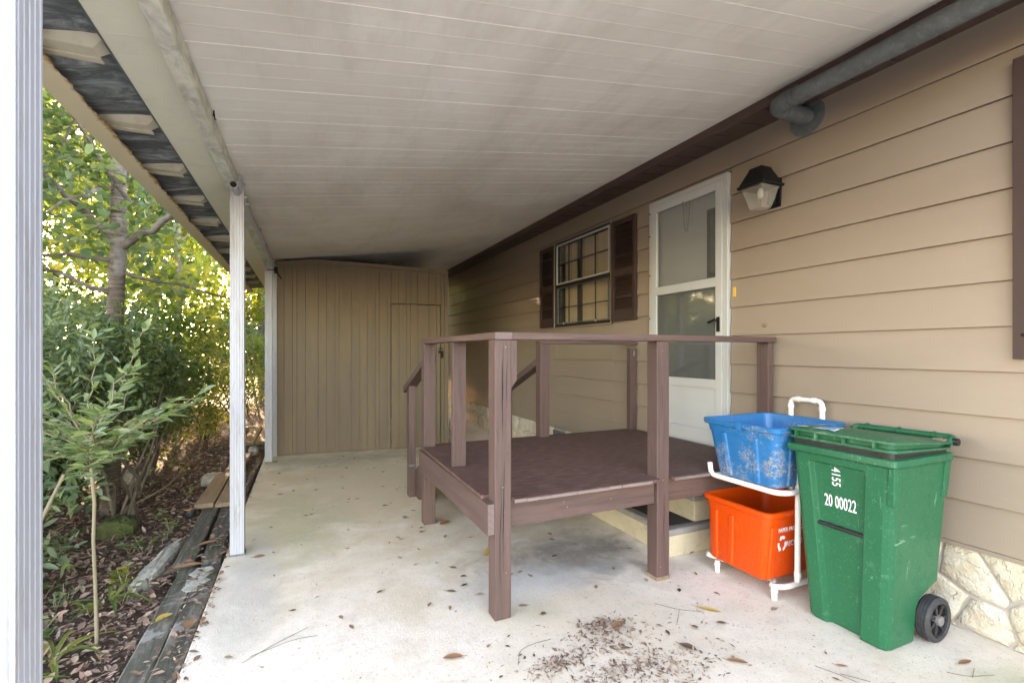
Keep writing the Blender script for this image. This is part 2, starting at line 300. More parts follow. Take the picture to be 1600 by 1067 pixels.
# ------------------------------------------------------------------ mesh helpers
ORG = {}
def org_of(p): return ORG.get(p.name, Vector((0, 0, 0))) if p else Vector((0, 0, 0))
def empty(name, loc, rz=0, local=False):
    o = bpy.data.objects.new(name, None); col.objects.link(o); o.location = loc; o.rotation_euler = (0, 0, rz)
    o.empty_display_size = .1
    ORG[o.name] = Vector((0, 0, 0)) if local else Vector(loc); return o
def tag(o, label, cat, group=None, kind=None):
    if label: o['label'] = label
    if cat: o['category'] = cat
    if group: o['group'] = group
    if kind: o['kind'] = kind
    return o
class MB:
    def __init__(s): s.v = []; s.f = []; s.ch = []
    def add(s, vs, fs):
        k = len(s.v); s.ch.append((k, len(s.f))); s.v += [tuple(p) for p in vs]; s.f += [tuple(i + k for i in q) for q in fs]; return s
    def box(s, x0, y0, z0, x1, y1, z1, mat=None):
        vs = [(x, y, z) for z in (z0, z1) for x, y in ((x0, y0), (x1, y0), (x1, y1), (x0, y1))]
        if mat is not None: vs = [mat @ Vector(p) for p in vs]
        return s.add(vs, [(3, 2, 1, 0), (4, 5, 6, 7), (0, 1, 5, 4), (1, 2, 6, 5), (2, 3, 7, 6), (3, 0, 4, 7)])
    def prism(s, poly, axis, a, b):
        """poly in the two other axes (in xyz order) swept from a to b along axis"""
        def P(q, t):
            q = list(q); q.insert(axis, t); return tuple(q)
        n = len(poly); vs = [P(q, a) for q in poly] + [P(q, b) for q in poly]
        return s.add(vs, [tuple(range(n))[::-1], tuple(range(n, 2 * n))] + [(i, (i + 1) % n, n + (i + 1) % n, n + i) for i in range(n)])
    def loft(s, rings, cap0=True, cap1=True, closed=True):
        n = len(rings[0]); vs = [p for r in rings for p in r]; fs = []
        for k in range(len(rings) - 1):
            for i in range(n if closed else n - 1):
                j = (i + 1) % n; fs.append((k * n + i, k * n + j, (k + 1) * n + j, (k + 1) * n + i))
        if cap0: fs.append(tuple(range(n))[::-1])
        if cap1: fs.append(tuple(range((len(rings) - 1) * n, len(rings) * n)))
        return s.add(vs, fs)
    def tube(s, pts, r, n=10, caps=True):
        pts = [Vector(p) for p in pts]; m = len(pts); rs = r if isinstance(r, (list, tuple)) else [r] * m
        up = None; rings = []
        for i, p in enumerate(pts):
            d = (pts[min(i + 1, m - 1)] - pts[max(i - 1, 0)]).normalized()
            if up is None:
                up = Vector((0, 0, 1)) if abs(d.z) < .9 else Vector((1, 0, 0))
            a = d.cross(up).normalized(); b2 = a.cross(d).normalized(); up = b2
            rings.append([p + (a * math.cos(t) + b2 * math.sin(t)) * rs[i] for t in [2 * math.pi * k / n for k in range(n)]])
        return s.loft(rings, caps, caps)
    def each(s, name, mat, parent=None, **kw):
        """one object for every piece added"""
        out = []; ends = s.ch[1:] + [(len(s.v), len(s.f))]
        for (v0, f0), (v1, f1) in zip(s.ch, ends):
            m = MB(); m.v = s.v[v0:v1]; m.f = [tuple(i - v0 for i in q) for q in s.f[f0:f1]]; out.append(m.build(name, mat, parent, **kw))
        return out
    def build(s, name, mat, parent=None, smooth=False, bevel=0, seg=2, auto=None, org=None):
        o0 = org if org is not None else org_of(parent)
        me = bpy.data.meshes.new(name); me.from_pydata([(p[0] - o0[0], p[1] - o0[1], p[2] - o0[2]) for p in s.v], [], s.f)
        me.validate()
        me.materials.append(mat); o = bpy.data.objects.new(name, me); col.objects.link(o)
        bm_fix(me)
        if smooth: me.polygons.foreach_set('use_smooth', [True] * len(me.polygons))
        if parent: o.parent = parent
        ORG[o.name] = Vector(o0)
        if not parent and org is not None: o.location = org
        if bevel:
            bv = o.modifiers.new('bevel', 'BEVEL'); bv.width = bevel; bv.segments = seg; bv.limit_method = 'ANGLE'; bv.angle_limit = R(40)
        if auto:
            me.polygons.foreach_set('use_smooth', [True] * len(me.polygons))
            import bmesh
            bm = bmesh.new(); bm.from_mesh(me)
            for e in bm.edges:
                e.smooth = not (len(e.link_faces) == 2 and e.calc_face_angle(0) > R(auto))
            bm.to_mesh(me); bm.free()
        return o
def bm_fix(me):
    import bmesh
    bm = bmesh.new(); bm.from_mesh(me); bmesh.ops.recalc_face_normals(bm, faces=bm.faces); bm.to_mesh(me); bm.free()
def bend(pts, r=.04, k=4):
    """round the inner corners of a polyline"""
    pts = [Vector(p) for p in pts]; out = [pts[0]]
    for i in range(1, len(pts) - 1):
        a = (pts[i - 1] - pts[i]); b = (pts[i + 1] - pts[i]); rr = min(r, a.length * .45, b.length * .45)
        p0 = pts[i] + a.normalized() * rr; p1 = pts[i] + b.normalized() * rr
        for t in [j / k for j in range(k + 1)]:
            out.append(p0 * (1 - t) ** 2 + pts[i] * 2 * t * (1 - t) + p1 * t * t)
    out.append(pts[-1]); return out
def fastmesh(name, verts, faces, mat, parent=None, org=(0, 0, 0)):
    """verts (n,3) array, faces (m,k) array"""
    v = np.asarray(verts, dtype=np.float32) - np.asarray(org, dtype=np.float32); f = np.asarray(faces, dtype=np.int32)
    me = bpy.data.meshes.new(name); m, k = f.shape
    me.vertices.add(len(v)); me.vertices.foreach_set('co', v.ravel())
    me.loops.add(m * k); me.loops.foreach_set('vertex_index', f.ravel())
    me.polygons.add(m); me.polygons.foreach_set('loop_start', np.arange(0, m * k, k, dtype=np.int32))
    me.polygons.foreach_set('loop_total', np.full(m, k, dtype=np.int32)); me.update(calc_edges=True)
    me.materials.append(mat); o = bpy.data.objects.new(name, me); col.objects.link(o)
    if parent: o.parent = parent
    else: o.location = org
    ORG[o.name] = Vector(org); return o
def unit(a): return a / np.maximum(np.linalg.norm(a, axis=1, keepdims=True), 1e-9)
LEAF4 = (np.array([(0, 0, 0), (.42, .5, .16), (1, 0, .02), (.42, -.5, .16)]), np.array([(0, 2, 1), (0, 3, 2)]))
LEAF8 = (np.array([(0, 0, 0), (.3, .42, .12), (.65, .34, .08), (1, 0, -.12), (.65, -.34, .08), (.3, -.42, .12), (.3, 0, -.02), (.65, 0, -.06)]),
         np.array([(0, 6, 1, 1), (6, 7, 2, 1), (7, 3, 2, 2), (0, 5, 6, 6), (5, 4, 7, 6), (4, 3, 7, 7)]))
LOBED = (np.array([(0, 0, 0), (.12, .42, .08), (.45, .22, .02), (.62, .55, .1), (.72, .2, .02), (1, 0, -.05), (.72, -.2, .02), (.62, -.55, .1), (.45, -.22, .02), (.12, -.42, .08)]),
         np.array([(0, 2, 1), (0, 5, 2), (2, 4, 3), (2, 5, 4), (0, 9, 8), (0, 8, 5), (8, 7, 6), (8, 6, 5)]))
def leafset(c, a, nrm, L, W, tmpl=LEAF4):
    a = unit(a); s = unit(np.cross(nrm, a)); nn = np.cross(a, s); T, F = tmpl
    L = L[:, None, None]; W = W[:, None, None]
    V = c[:, None, :] + T[None, :, 0:1] * L * a[:, None, :] + T[None, :, 1:2] * W * s[:, None, :] + T[None, :, 2:3] * W * nn[:, None, :]
    n, k = V.shape[:2]
    if F.shape[1] == 4:       # triangles hidden as degenerate quads: split
        F = np.array([q[:3] if q[2] == q[3] else q[:3] for q in F] + [(q[0], q[2], q[3]) for q in F if q[2] != q[3]])
    FF = F[None] + (np.arange(n) * k)[:, None, None]
    return V.reshape(-1, 3), FF.reshape(-1, F.shape[1])
def rand_dirs(n, up=.3):
    d = npr.normal(size=(n, 3)); d[:, 2] += up; return unit(d)

# ------------------------------------------------------------------ setting: ground and slab
W_X = 2.924
def ground():
    xs = np.concatenate([np.linspace(-120, -8, 12), np.linspace(-7.5, 1, 90), np.linspace(1.5, 120, 12)])
    ys = np.concatenate([np.linspace(-120, 0, 10), np.linspace(.3, 14, 110), np.linspace(15, 160, 16)])
    X, Y = np.meshgrid(xs, ys, indexing='ij')
    Z = -.075 + .03 * np.sin(X * 2.3 + .7 * np.sin(Y * 1.7)) * np.cos(Y * 1.9) + npr.normal(size=X.shape) * .008
    near = np.clip((-.45 - X) / .6, 0, 1); Z = Z * near + -.075 * (1 - near) + near * .02
    slope = np.clip((-1.2 - X) / 4, 0, 1); Z += .18 * slope
    V = np.stack([X, Y, Z], -1).reshape(-1, 3); nx, ny = X.shape
    I = (np.arange(nx - 1)[:, None] * ny + np.arange(ny - 1)[None]).ravel()
    F = np.stack([I, I + ny, I + ny + 1, I + 1], 1)
    o = fastmesh('ground', V, F, M['ground']); o['kind'] = 'structure'
    o.data.polygons.foreach_set('use_smooth', [True] * len(o.data.polygons)); return o
ground()
b = MB(); b.prism([(-2.6, -7), (-2.6, .2), (-.47, .6), (-.425, 3.5), (-.372, 6.5), (-.34, 9.8), (2.98, 9.8), (2.98, -7)], 2, -.13, 0)
o = b.build('concrete_slab', M['slab'], bevel=.008); o['kind'] = 'structure'; o['label'] = 'pale stained concrete carport slab scattered with dry leaves'
b = MB(); b.box(-60, -60, -.12, 60, -7.02, -.02); o = b.build('road', M['grout']); o['kind'] = 'structure'

# ------------------------------------------------------------------ house
house = empty('mobile_home', (W_X, 4, 0)); tag(house, 'tan lap sided mobile home wall with brown eave and cream stone skirting', 'house')
Z0 = .414; SP = .2055; TOP = 2.862
def boards(ys, zlo=None, zhi=None):
    b = MB(); z = Z0; k = 0
    lo = zlo if zlo is not None else -9; hi = zhi if zhi is not None else 99
    while z < TOP:
        z1 = min(z + SP, TOP); a = max(z, lo); c = min(z1, hi)
        if c - a > .004:
            for (y0, y1) in ys:
                fa = (a - z) / SP; fc = (c - z) / SP
                xa = W_X - .019 + .0155 * fa; xc = W_X - .019 + .0155 * fc
                b.prism([(xa, a), (xc, c), (W_X + .02, c), (W_X + .02, a + .004), (xa + .009, a + .004), (xa + .009, a)], 1, y0, y1)
        z += SP; k += 1
    return b
b = boards([(-4, -.6), (-.5975, 2.592), (3.47, 4.045), (5.20, 5.36), (5.3625, 9.0), (9.0025, 13.5)])
b2 = boards([(2.5945, 3.47)], zlo=2.655); b.add(b2.v, b2.f)
b2 = boards([(4.045, 5.20)], zhi=1.615); b.add(b2.v, b2.f)
b2 = boards([(4.045, 5.20)], zlo=2.635); b.add(b2.v, b2.f)
siding = b.build('siding_wall', M['siding'], house, bevel=.0015, seg=1)
b = MB(); b.box(W_X - .02, -4, 2.5, W_X - .012, 2.5919, 2.545)   # no-op strip replaced by batten under the eave
b = MB(); b.box(W_X - .006, -4, 2.848, W_X + .02, 13.5, 2.872)
b.build('top_moulding', M['siding'], house)
# dark shell and roof slab behind the openings, added to stop light leaks
b = MB()
b.box(W_X + .9, -4, 0, W_X + .95, 13.5, 3.1); b.box(W_X + .021, -4, 2.875, W_X + 7, 13.5, 3.05)
b.box(W_X + .021, 2.6, .414, W_X + .9, 3.47, .6); b.box(W_X + .03, 13.5, 0, W_X + .95, 13.55, 3.05); b.box(W_X + .03, -4.05, 0, W_X + .95, -4, 3.05)
b.box(W_X + .021, -4, .30, W_X + .9, 13.5, .40)
b.build('light_block_shell', M['room'], house)
# eave
b = MB(); b.prism([(2.655, 2.832), (2.655, 2.842), (W_X + .02, 2.872), (W_X + .02, 2.862)], 1, -4, 13.5)
y = -3.9
while y < 13.4: 
    b.prism([(2.668, 2.828), (2.668, 2.834), (W_X - .02, 2.858), (W_X - .02, 2.852)], 1, y, y + .012); y += .2
b.build('soffit', M['soffit'], house)
b = MB(); b.box(2.625, -4, 2.822, 2.654, 13.5, 2.925); b.build('fascia', M['soffit'], house, bevel=.003)
b = MB(); b.box(2.605, -4, 2.884, 2.6245, 13.5, 2.905); b.build('flashing', M['grout'], house, bevel=.003)
# stone skirting: irregular stones from a jittered voronoi in the wall plane
def voronoi_stones(y0, y1, z0, z1, sx, sz, gap):
    pts = []; ny = int((y1 - y0) / sx); nz = max(1, round((z1 - z0) / sz))
    for i in range(-1, ny + 2):
        for j in range(-1, nz + 1):
            pts.append((y0 + (i + .5 + rnd.uniform(-.36, .36) + (.5 if j % 2 else 0)) * sx, z0 + (j + .5 + rnd.uniform(-.3, .3)) * (z1 - z0) / nz))
    b = MB()
    for i, p in enumerate(pts):
        poly = [(y0, z0), (y1, z0), (y1, z1), (y0, z1)]
        for j, q in enumerate(pts):
            if i == j or abs(q[0] - p[0]) > 4 * sx: continue
            mx, mz = (p[0] + q[0]) / 2, (p[1] + q[1]) / 2; dx, dz = q[0] - p[0], q[1] - p[1]; L = math.hypot(dx, dz)
            mx -= dx / L * gap / 2; mz -= dz / L * gap / 2
            out = []
            for k in range(len(poly)):
                a, c = poly[k], poly[(k + 1) % len(poly)]
                da = (a[0] - mx) * dx + (a[1] - mz) * dz; dc = (c[0] - mx) * dx + (c[1] - mz) * dz
                if da <= 0: out.append(a)
                if (da < 0) != (dc < 0) and da != dc:
                    t = da / (da - dc); out.append((a[0] + (c[0] - a[0]) * t, a[1] + (c[1] - a[1]) * t))
            poly = out
            if len(poly) < 3: break
        if len(poly) < 3: continue
        cy = sum(q[0] for q in poly) / len(poly); cz = sum(q[1] for q in poly) / len(poly)
        # denser outline with a wobble, stepped up to a bulging face
        dense = []
        for k in range(len(poly)):
            a, c = poly[k], poly[(k + 1) % len(poly)]
            for t in (0, .34, .67):
                dense.append((a[0] + (c[0] - a[0]) * t + rnd.uniform(-.004, .004), a[1] + (c[1] - a[1]) * t + rnd.uniform(-.004, .004)))
        ph = rnd.uniform(.014, .026)
        def ring(s, x): return [(x + rnd.uniform(-.002, .002) * (s < .95), cy + (q[0] - cy) * s, cz + (q[1] - cz) * s) for q in dense]
        X0 = W_X + .012
        b.loft([ring(1, X0), ring(.985, X0 - ph * .6), ring(.90, X0 - ph), ring(.55, X0 - ph * 1.15 + rnd.uniform(-.004, .004))], False, True)
    return b
b = voronoi_stones(-1.5, 5.0, 0.005, .408, .23, .2, .009)
b.build('skirting_stone', M['stone'], house, auto=50)
b = voronoi_stones(5.3, 11.0, 0.005, .408, .23, .2, .009); b.build('skirting_stone', M['stone'], house, auto=50)
b = MB(); b.box(W_X + .006, -4, -.02, W_X + .03, 13.5, .412); b.build('skirting_panel', M['mortar'], house)
b = MB(); b.box(W_X - .006, 5.0, .06, W_X + .008, 5.3, .36)
for k in range(9): b.box(W_X - .012, 5.02 + k * .031, .08, W_X - .006, 5.034 + k * .031, .34)
b.build('vent', M['galv'], house)
b = MB(); b.box(W_X - .02, -4, .392, W_X + .009, 13.5, .4125); b.build('starter_trim', M['siding'], house)

# window
win = MB(); y0, y1, z0, z1 = 4.045, 5.20, 1.617, 2.632; xf = W_X - .03
def frame_rect(b, x0, x1, ya, yb, za, zb, t, tb=None):
    tb = tb or t
    b.box(x0, ya, za, x1, yb, za + tb); b.box(x0, ya, zb - t, x1, yb, zb); b.box(x0, ya, za + tb, x1, ya + t, zb - t); b.box(x0, yb - t, za + tb, x1, yb, zb - t)
win.box(xf, y0, z0, W_X + .03, y1, z0 + .035); win.box(xf, y0, z1 - .025, W_X + .03, y1, z1)
win.box(xf, y0, z0 + .035, W_X + .03, y0 + .03, z1 - .025); win.box(xf, y1 - .03, z0 + .035, W_X + .03, y1, z1 - .025)
win.box(xf - .006, y0 + .03, 2.085, W_X + .02, y1 - .03, 2.125)
window = win.build('window', M['winframe'], house, bevel=.002)
b = MB(); frame_rect(b, xf - .012, xf - .003, y0 - .012, y1 + .012, z0 - .012, z1 + .012, .012)
b.build('window_trim', M['almond'], window)
b = MB(); frame_rect(b, xf - .003, xf + .012, y0 + .03, y1 - .03, 2.127, z1 - .025, .016); b.build('sash_frame', M['doorwhite'], window)
b = MB(); frame_rect(b, xf - .0, xf + .012, y0 + .055, y1 - .055, z0 + .04, 2.083, .009); b.build('sash_frame', M['galv'], window)
b = MB()
for k in (1, 2, 3):
    yy = y0 + .03 + (y1 - y0 - .06) * k / 4; b.box(xf + .008, yy - .006, 2.14, xf + .02, yy + .006, z1 - .03); b.box(xf + .010, yy - .005, z0 + .05, xf + .02, yy + .005, 2.08)
b.box(xf + .006, y0 + .04, 2.36, xf + .018, y1 - .04, 2.372); b.box(xf + .008, y0 + .06, 1.84, xf + .018, y1 - .06, 1.850)
b.each('muntin', M['winframe'], window)
b = MB(); b.box(W_X - .002, y0 + .03, z0 + .035, W_X + .001, y1 - .03, z1 - .025); b.build('pane', M['glass'], window)
for yy in (4.31, 4.98):
    b = MB(); b.tube([(xf - .01, yy, z0 + .05), (xf - .01, yy, z0 + .026)], .009, 8); b.build('clip', M['almond'], window)
b = MB(); yy = y0 + .04; k = 0
while yy < y1 - .05:
    wdt = .075; a = R(rnd.uniform(14, 30)); dx = math.sin(a) * wdt / 2; dy = math.cos(a) * wdt / 2
    zb = z0 + .02
    if not (k in (9, 10)): b.box(-wdt / 2, -.001, 0, wdt / 2, .001, z1 - zb - .02, Matrix.Translation((W_X + .09, yy, zb)) @ Matrix.Rotation(R(90) + a, 4, 'Z'))
    yy += .078; k += 1
b.build('vertical_blind', M['glassblind'], window)
# shutters
def shutter(ya, yb, za, zb):
    b = MB(); t = .042; x0 = W_X - .045; x1 = W_X - .014; mid = (za + zb) / 2 - .02
    b.box(x0, ya, za, x1, ya + t, zb); b.box(x0, yb - t, za, x1, yb, zb)
    b.box(x0 + .001, ya + t, za, x1, yb - t, za + .11); b.box(x0 + .001, ya + t, zb - .05, x1, yb - t, zb); b.box(x0 + .001, ya + t, mid - .035, x1, yb - t, mid + .035)
    b.box(x1 - .004, ya + t, za + .11, x1 - .001, yb - t, zb - .05)
    for (p, q) in ((za + .11, mid - .035), (mid + .035, zb - .05)):
        n = int((q - p) / .024); s = (q - p) / n
        for k in range(n):
            z = p + k * s
            b.prism([(x0 + .006, z), (x0 + .006, z + .004), (x1 - .005, z + s * .95), (x1 - .005, z + s * .95 - .004)], 1, ya + t, yb - t)
    return b.build('shutter', M['shutter'], house, bevel=.002, seg=1)
shutter(3.655, 4.03, 1.625, 2.612); shutter(5.215, 5.59, 1.625, 2.622)
s3 = shutter(.69, 1.052, 1.295, 2.612)
b = MB(); b.tube([(W_X - .048, 1.018, 1.40), (W_X - .04, 1.018, 1.40)], .008, 8); b.build('screw', M['darkmetal'], s3)  # black disc painting the dark hole in this shutter

# storm door
dy0, dy1, dz0, dz1 = 2.602, 3.468, .607, 2.645
b = MB(); xo = W_X - .034
b.box(xo, dy0, dz0, W_X + .02, dy0 + .045, dz1); b.box(xo, dy1 - .04, dz0, W_X + .02, dy1, dz1); b.box(xo, dy0 + .045, dz1 - .04, W_X + .02, dy1 - .04, dz1)
b.box(xo - .004, dy0 + .002, dz0 + .002, xo, dy0 + .012, dz1 - .002)
b.box(xo + .01, dy0 + .045, dz0, W_X + .02, dy1 - .04, dz0 + .018)
door = b.build('storm_door', M['doorwhite'], house, bevel=.002)
ly0, ly1 = dy0 + .047, dy1 - .042
b = MB(); xl = xo - .008
b.box(xl, ly0, dz0 + .02, xl + .03, ly0 + .062, dz1 - .043); b.box(xl, ly1 - .062, dz0 + .02, xl + .03, ly1, dz1 - .043)
for (a, c) in ((dz1 - .105, dz1 - .043), (1.815, 1.885), (1.045, 1.115), (dz0 + .02, dz0 + .12)):
    b.box(xl, ly0 + .062, a, xl + .03, ly1 - .062, c)
b.box(xl + .006, ly0 + .062, dz0 + .12, xl + .024, ly1 - .062, 1.045)
b.build('door_leaf', M['doorwhite'], door, bevel=.003)
b = MB(); b.box(xl + .012, ly0 + .062, 1.885, xl + .015, ly1 - .062, dz1 - .105); b.build('glass_pane', M['doorglass'], door)
b = MB(); b.box(xl + .012, ly0 + .062, 1.115, xl + .015, ly1 - .062, 1.815); b.build('screen_pane', M['screen'], door)
b = MB(); b.box(W_X + .012, dy0 + .05, dz0 + .02, W_X + .0195, dy1 - .045, dz1 - .045); b.build('inner_door', M['doorwhite'], door)
b = MB(); b.box(W_X + .008, 2.70, 1.90, W_X + .0115, 2.84, 2.43); b.build('dark_panel', M['winframe'], door)  # narrow dark panel behind the upper glass
b = MB(); b.box(W_X + .004, 2.735, 1.94, W_X + .0075, 2.805, 2.39); b.build('dark_panel_pane', M['doorglass'], door)
cp = [(xl - .004, 3.04 - .075 * t, 2.55 - .245 * math.sin(math.pi * t) ** .6 - .02 * t) for t in [i / 16 for i in range(17)]]
b = MB(); b.tube(cp, .0035, 5); b.build('chain', M['grout'], door)
b = MB(); b.box(xl - .012, 2.668, 1.475, xl, 2.69, 1.585); b.tube([(xl - .012, 2.68, 1.56), (xl - .045, 2.68, 1.56)], .008, 8); b.tube([(xl - .045, 2.672, 1.565), (xl - .045, 2.735, 1.545)], [.008, .011], 8)
b.build('door_handle', M['darkmetal'], door, auto=40)
b = MB()
for z in (.9, 1.3, 1.62, 2.0, 2.35, 2.55): b.tube([(xo - .006, dy1 - .012, z), (xo + .004, dy1 - .012, z)], .006, 6)
b.each('screw', M['darkmetal'], door)
b = MB(); b.box(W_X - .04, dy0 - .02, .59, W_X + .01, dy1 + .02, .606); b.build('threshold', M['galv'], house)
b = MB(); b.box(W_X - .019, 2.548, 1.725, W_X - .011, 2.572, 1.795); tag_o = b.build('doorbell_plate', M['yellowtag'], bevel=.002)
tag(tag_o, 'small orange plate on the tan siding right of the white door', 'plate')
b = MB(); b.tube([(W_X - .03, 2.31, 1.505), (W_X - .008, 2.31, 1.505)], [.012, .016], 8); o = b.build('wall_screw', M['oldwood'])
tag(o, 'small weathered screw stub on the tan siding above the porch rail', 'screw')

# wall lamp
lamp = empty('wall_lamp', (W_X - .12, 2.30, 2.3)); tag(lamp, 'black coach lamp with tapered clear glass on the wall right of the door', 'wall lamp')
lc = Vector((W_X - .155, 2.232, -.078))
def sq(cx_, cy_, z, r): return [(cx_ + dx * r, cy_ + dy * r, z) for dx, dy in ((-1, -1), (1, -1), (1, 1), (-1, 1))]
b = MB(); b.loft([sq(lc.x, lc.y, 2.472 + lc.z, .098), sq(lc.x, lc.y, 2.486 + lc.z, .100), sq(lc.x, lc.y, 2.49 + lc.z, .092), sq(lc.x, lc.y, 2.585 + lc.z, .050), sq(lc.x, lc.y, 2.60 + lc.z, .046)])
b.tube([(lc.x, lc.y, 2.522), (lc.x, lc.y, 2.54)], [.012, .006], 8)
b.build('lamp_cap', M['darkmetal'], lamp, bevel=.002)
b = MB(); b.loft([sq(lc.x, lc.y, 2.471 + lc.z, .078), sq(lc.x, lc.y, 2.35 + lc.z, .048), sq(lc.x, lc.y, 2.333 + lc.z, .042)], False, True); b.build('lamp_glass', M['lampglass'], lamp)
b = MB(); b.tube([(lc.x, lc.y, 2.392), (lc.x, lc.y, 2.37), (lc.x, lc.y, 2.34), (lc.x, lc.y, 2.32)], [.012, .018, .018, .008], 12); b.build('bulb', M['mortar'], lamp, smooth=True)
b = MB(); b.box(W_X - .028, lc.y - .045, 2.28, W_X - .006, lc.y + .045, 2.47); b.box(W_X - .06, lc.y - .02, 2.38, W_X - .028, lc.y + .02, 2.44); b.prism([(W_X - .075, 2.292), (W_X - .03, 2.292), (W_X - .03, 2.38), (W_X - .055, 2.38)], 1, lc.y - .02, lc.y + .02)
b.build('back_plate', M['darkmetal'], lamp, bevel=.003)

# vent pipe
vp = empty('vent_pipe', (W_X - .1, 2.0, 2.7)); tag(vp, 'grey galvanized vent pipe elbow running under the brown eave', 'pipe')
pr_ = .048; pz = 2.787; pyy = 2.01
b = MB(); ex = 2.612
b.tube(bend([(W_X - .012, pyy, pz), (ex, pyy, pz), (ex, pyy - .14, pz + .003)], .09, 3), pr_ + .003, 24); b.build('elbow', M['galv'], vp, auto=35)
b = MB()
for p in ((ex + .085, pyy), (ex + .105, pyy)): b.tube([(p[0] - .004, p[1], pz), (p[0] + .004, p[1], pz)], pr_ + .006, 24)
b.tube([(ex, pyy - .105, pz), (ex, pyy - .115, pz)], pr_ + .0075, 24); b.tube([(ex, pyy - .155, pz), (ex, pyy - .163, pz)], pr_ + .006, 24)
b.each('collar', M['galv'], vp, auto=35)
b = MB(); b.tube([(ex, pyy - .13, pz), (ex, -.6, pz), (ex, -2.5, pz)], pr_, 24); b.build('duct', M['galv'], vp, auto=35)
b = MB(); b.tube([(W_X - .014, pyy, pz - .005), (W_X - .022, pyy, pz - .005)], .112, 28); b.build('flange', M['galv'], vp, auto=35)
b = MB(); b.tube([(ex + .02, pyy - .1, pz - .035), (ex + .005, pyy - .13, pz - .03), (ex + .01, pyy - .15, pz - .022)], [.004, .012, .003], 6); b.build('rust_patch', M['oldwood'], vp)

# ------------------------------------------------------------------ carport (turned a little against the house)
CP0 = Vector((-.36, 3.0, 0)); carport = empty('carport', CP0, R(-.95), local=True)
tag(carport, 'white metal carport roof on ribbed posts with rusted gutter edge', 'carport')
def cz(X): return 2.527 + .135 * X               # ceiling height for world X
def LX(X, Y, Z): return (X - CP0.x, Y - CP0.y, Z)
YF, YB = .72, 9.9
b = MB(); prof = []; y = YF; k = 0
while y < YB:
    d = .0017 if k % 3 == 0 else .0008
    prof += [(y, 0), (y + .101, 0), (y + .1035, -d), (y + .1065, -d), (y + .109, 0)]; y += .109; k += 1
X0, X1 = -.425, 2.95
rows = [[LX(X, yy, cz(X) + zz) for yy, zz in prof] for X in (X0, .4, 1.5, X1)]
rows_top = [[LX(X, yy, cz(X) + .05) for yy, zz in prof] for X in (X1, X0)]
b.loft(rows + rows_top + [rows[0]], False, False, closed=False)
b.build('roof_panel', M['pan'], carport)
b = MB(); p2 = [(yy_, z_ * .45) for yy_, z_ in prof]; b.loft([[LX(X, yy_, cz(X) + z_) for yy_, z_ in p2] for X in (-.62, -.52, -.4255)] + [[LX(X, yy_, cz(X) + .05) for yy_, z_ in p2] for X in (-.4255, -.62)] + [[LX(-.62, yy_, cz(-.62) + z_) for yy_, z_ in p2]], False, False, closed=False)
b.build('eave_panel', M['eavepan'], carport)
b = MB(); zt = cz(-.36); b.box(-.062, YF - CP0.y, 2.385, .0, 7.0 - CP0.y, zt - .012)
b.build('beam', M['beam'], carport, bevel=.003)
def post(xc, yc, ztop, s=.04, nm='post'):
    # ribbed square tube, outline with shallow flutes
    out = []; n = 5
    side = []
    for i in range(n):
        a = -s + 2 * s * i / n; w_ = 2 * s / n
        side += [(a, 0), (a + w_ * .35, 0), (a + w_ * .5, .0022), (a + w_ * .65, 0)]
    for q in range(4):
        c_, s_ = math.cos(q * math.pi / 2), math.sin(q * math.pi / 2)
        for (u, v) in side:
            px_, py_ = u, -s + v
            out.append((xc + c_ * px_ - s_ * py_, yc + s_ * px_ + c_ * py_))
    b = MB(); b.prism(out, 2, 0.0, ztop); b2 = MB(); 
    o = b.build(nm, M['postwhite'], carport)
    f = MB(); f.box(xc - s - .006, yc - s - .004, .0005, xc + s + .006, yc + s + .004, .012); f.build('post_foot', M['galv'], o, org=ORG[o.name])
    return o
post(-.002, 3.64 - 3.0, 2.379); post(.0, 6.50 - 3.0, 2.379); post(-.021, .982 - 3.0, 2.379)
# tube under the beam with brackets
b = MB(); b.tube([(-.002, .44, 2.360), (.03, 2.0, 2.360), (.058, 3.75, 2.358)], .0235, 14, True); tubeo = b.build('downspout_tube', M['postwhite'], carport, auto=40)
b = MB(); b.tube([(-.0025, .438, 2.360), (-.0025, .4392, 2.360)], .0185, 14); b.build('opening_shade', M['darkmetal'], tubeo)  # black disc painting the shade inside the open tube end
for yy in (.62, .78, 2.1, 3.45, 3.75):
    b = MB(); b.box(-.001, yy, 2.34, .024, yy + .022, 2.475); b.box(.005, yy + .004, 2.335, .055, yy + .018, 2.345); b.build('bracket', M['postwhite'], carport)
b = MB(); b.tube([(.005, -.32, 2.445), (.008, -.325, 2.47), (.012, -.32, 2.43), (.018, -.33, 2.425)], .003, 5); b.build('hook', M['darkmetal'], carport)
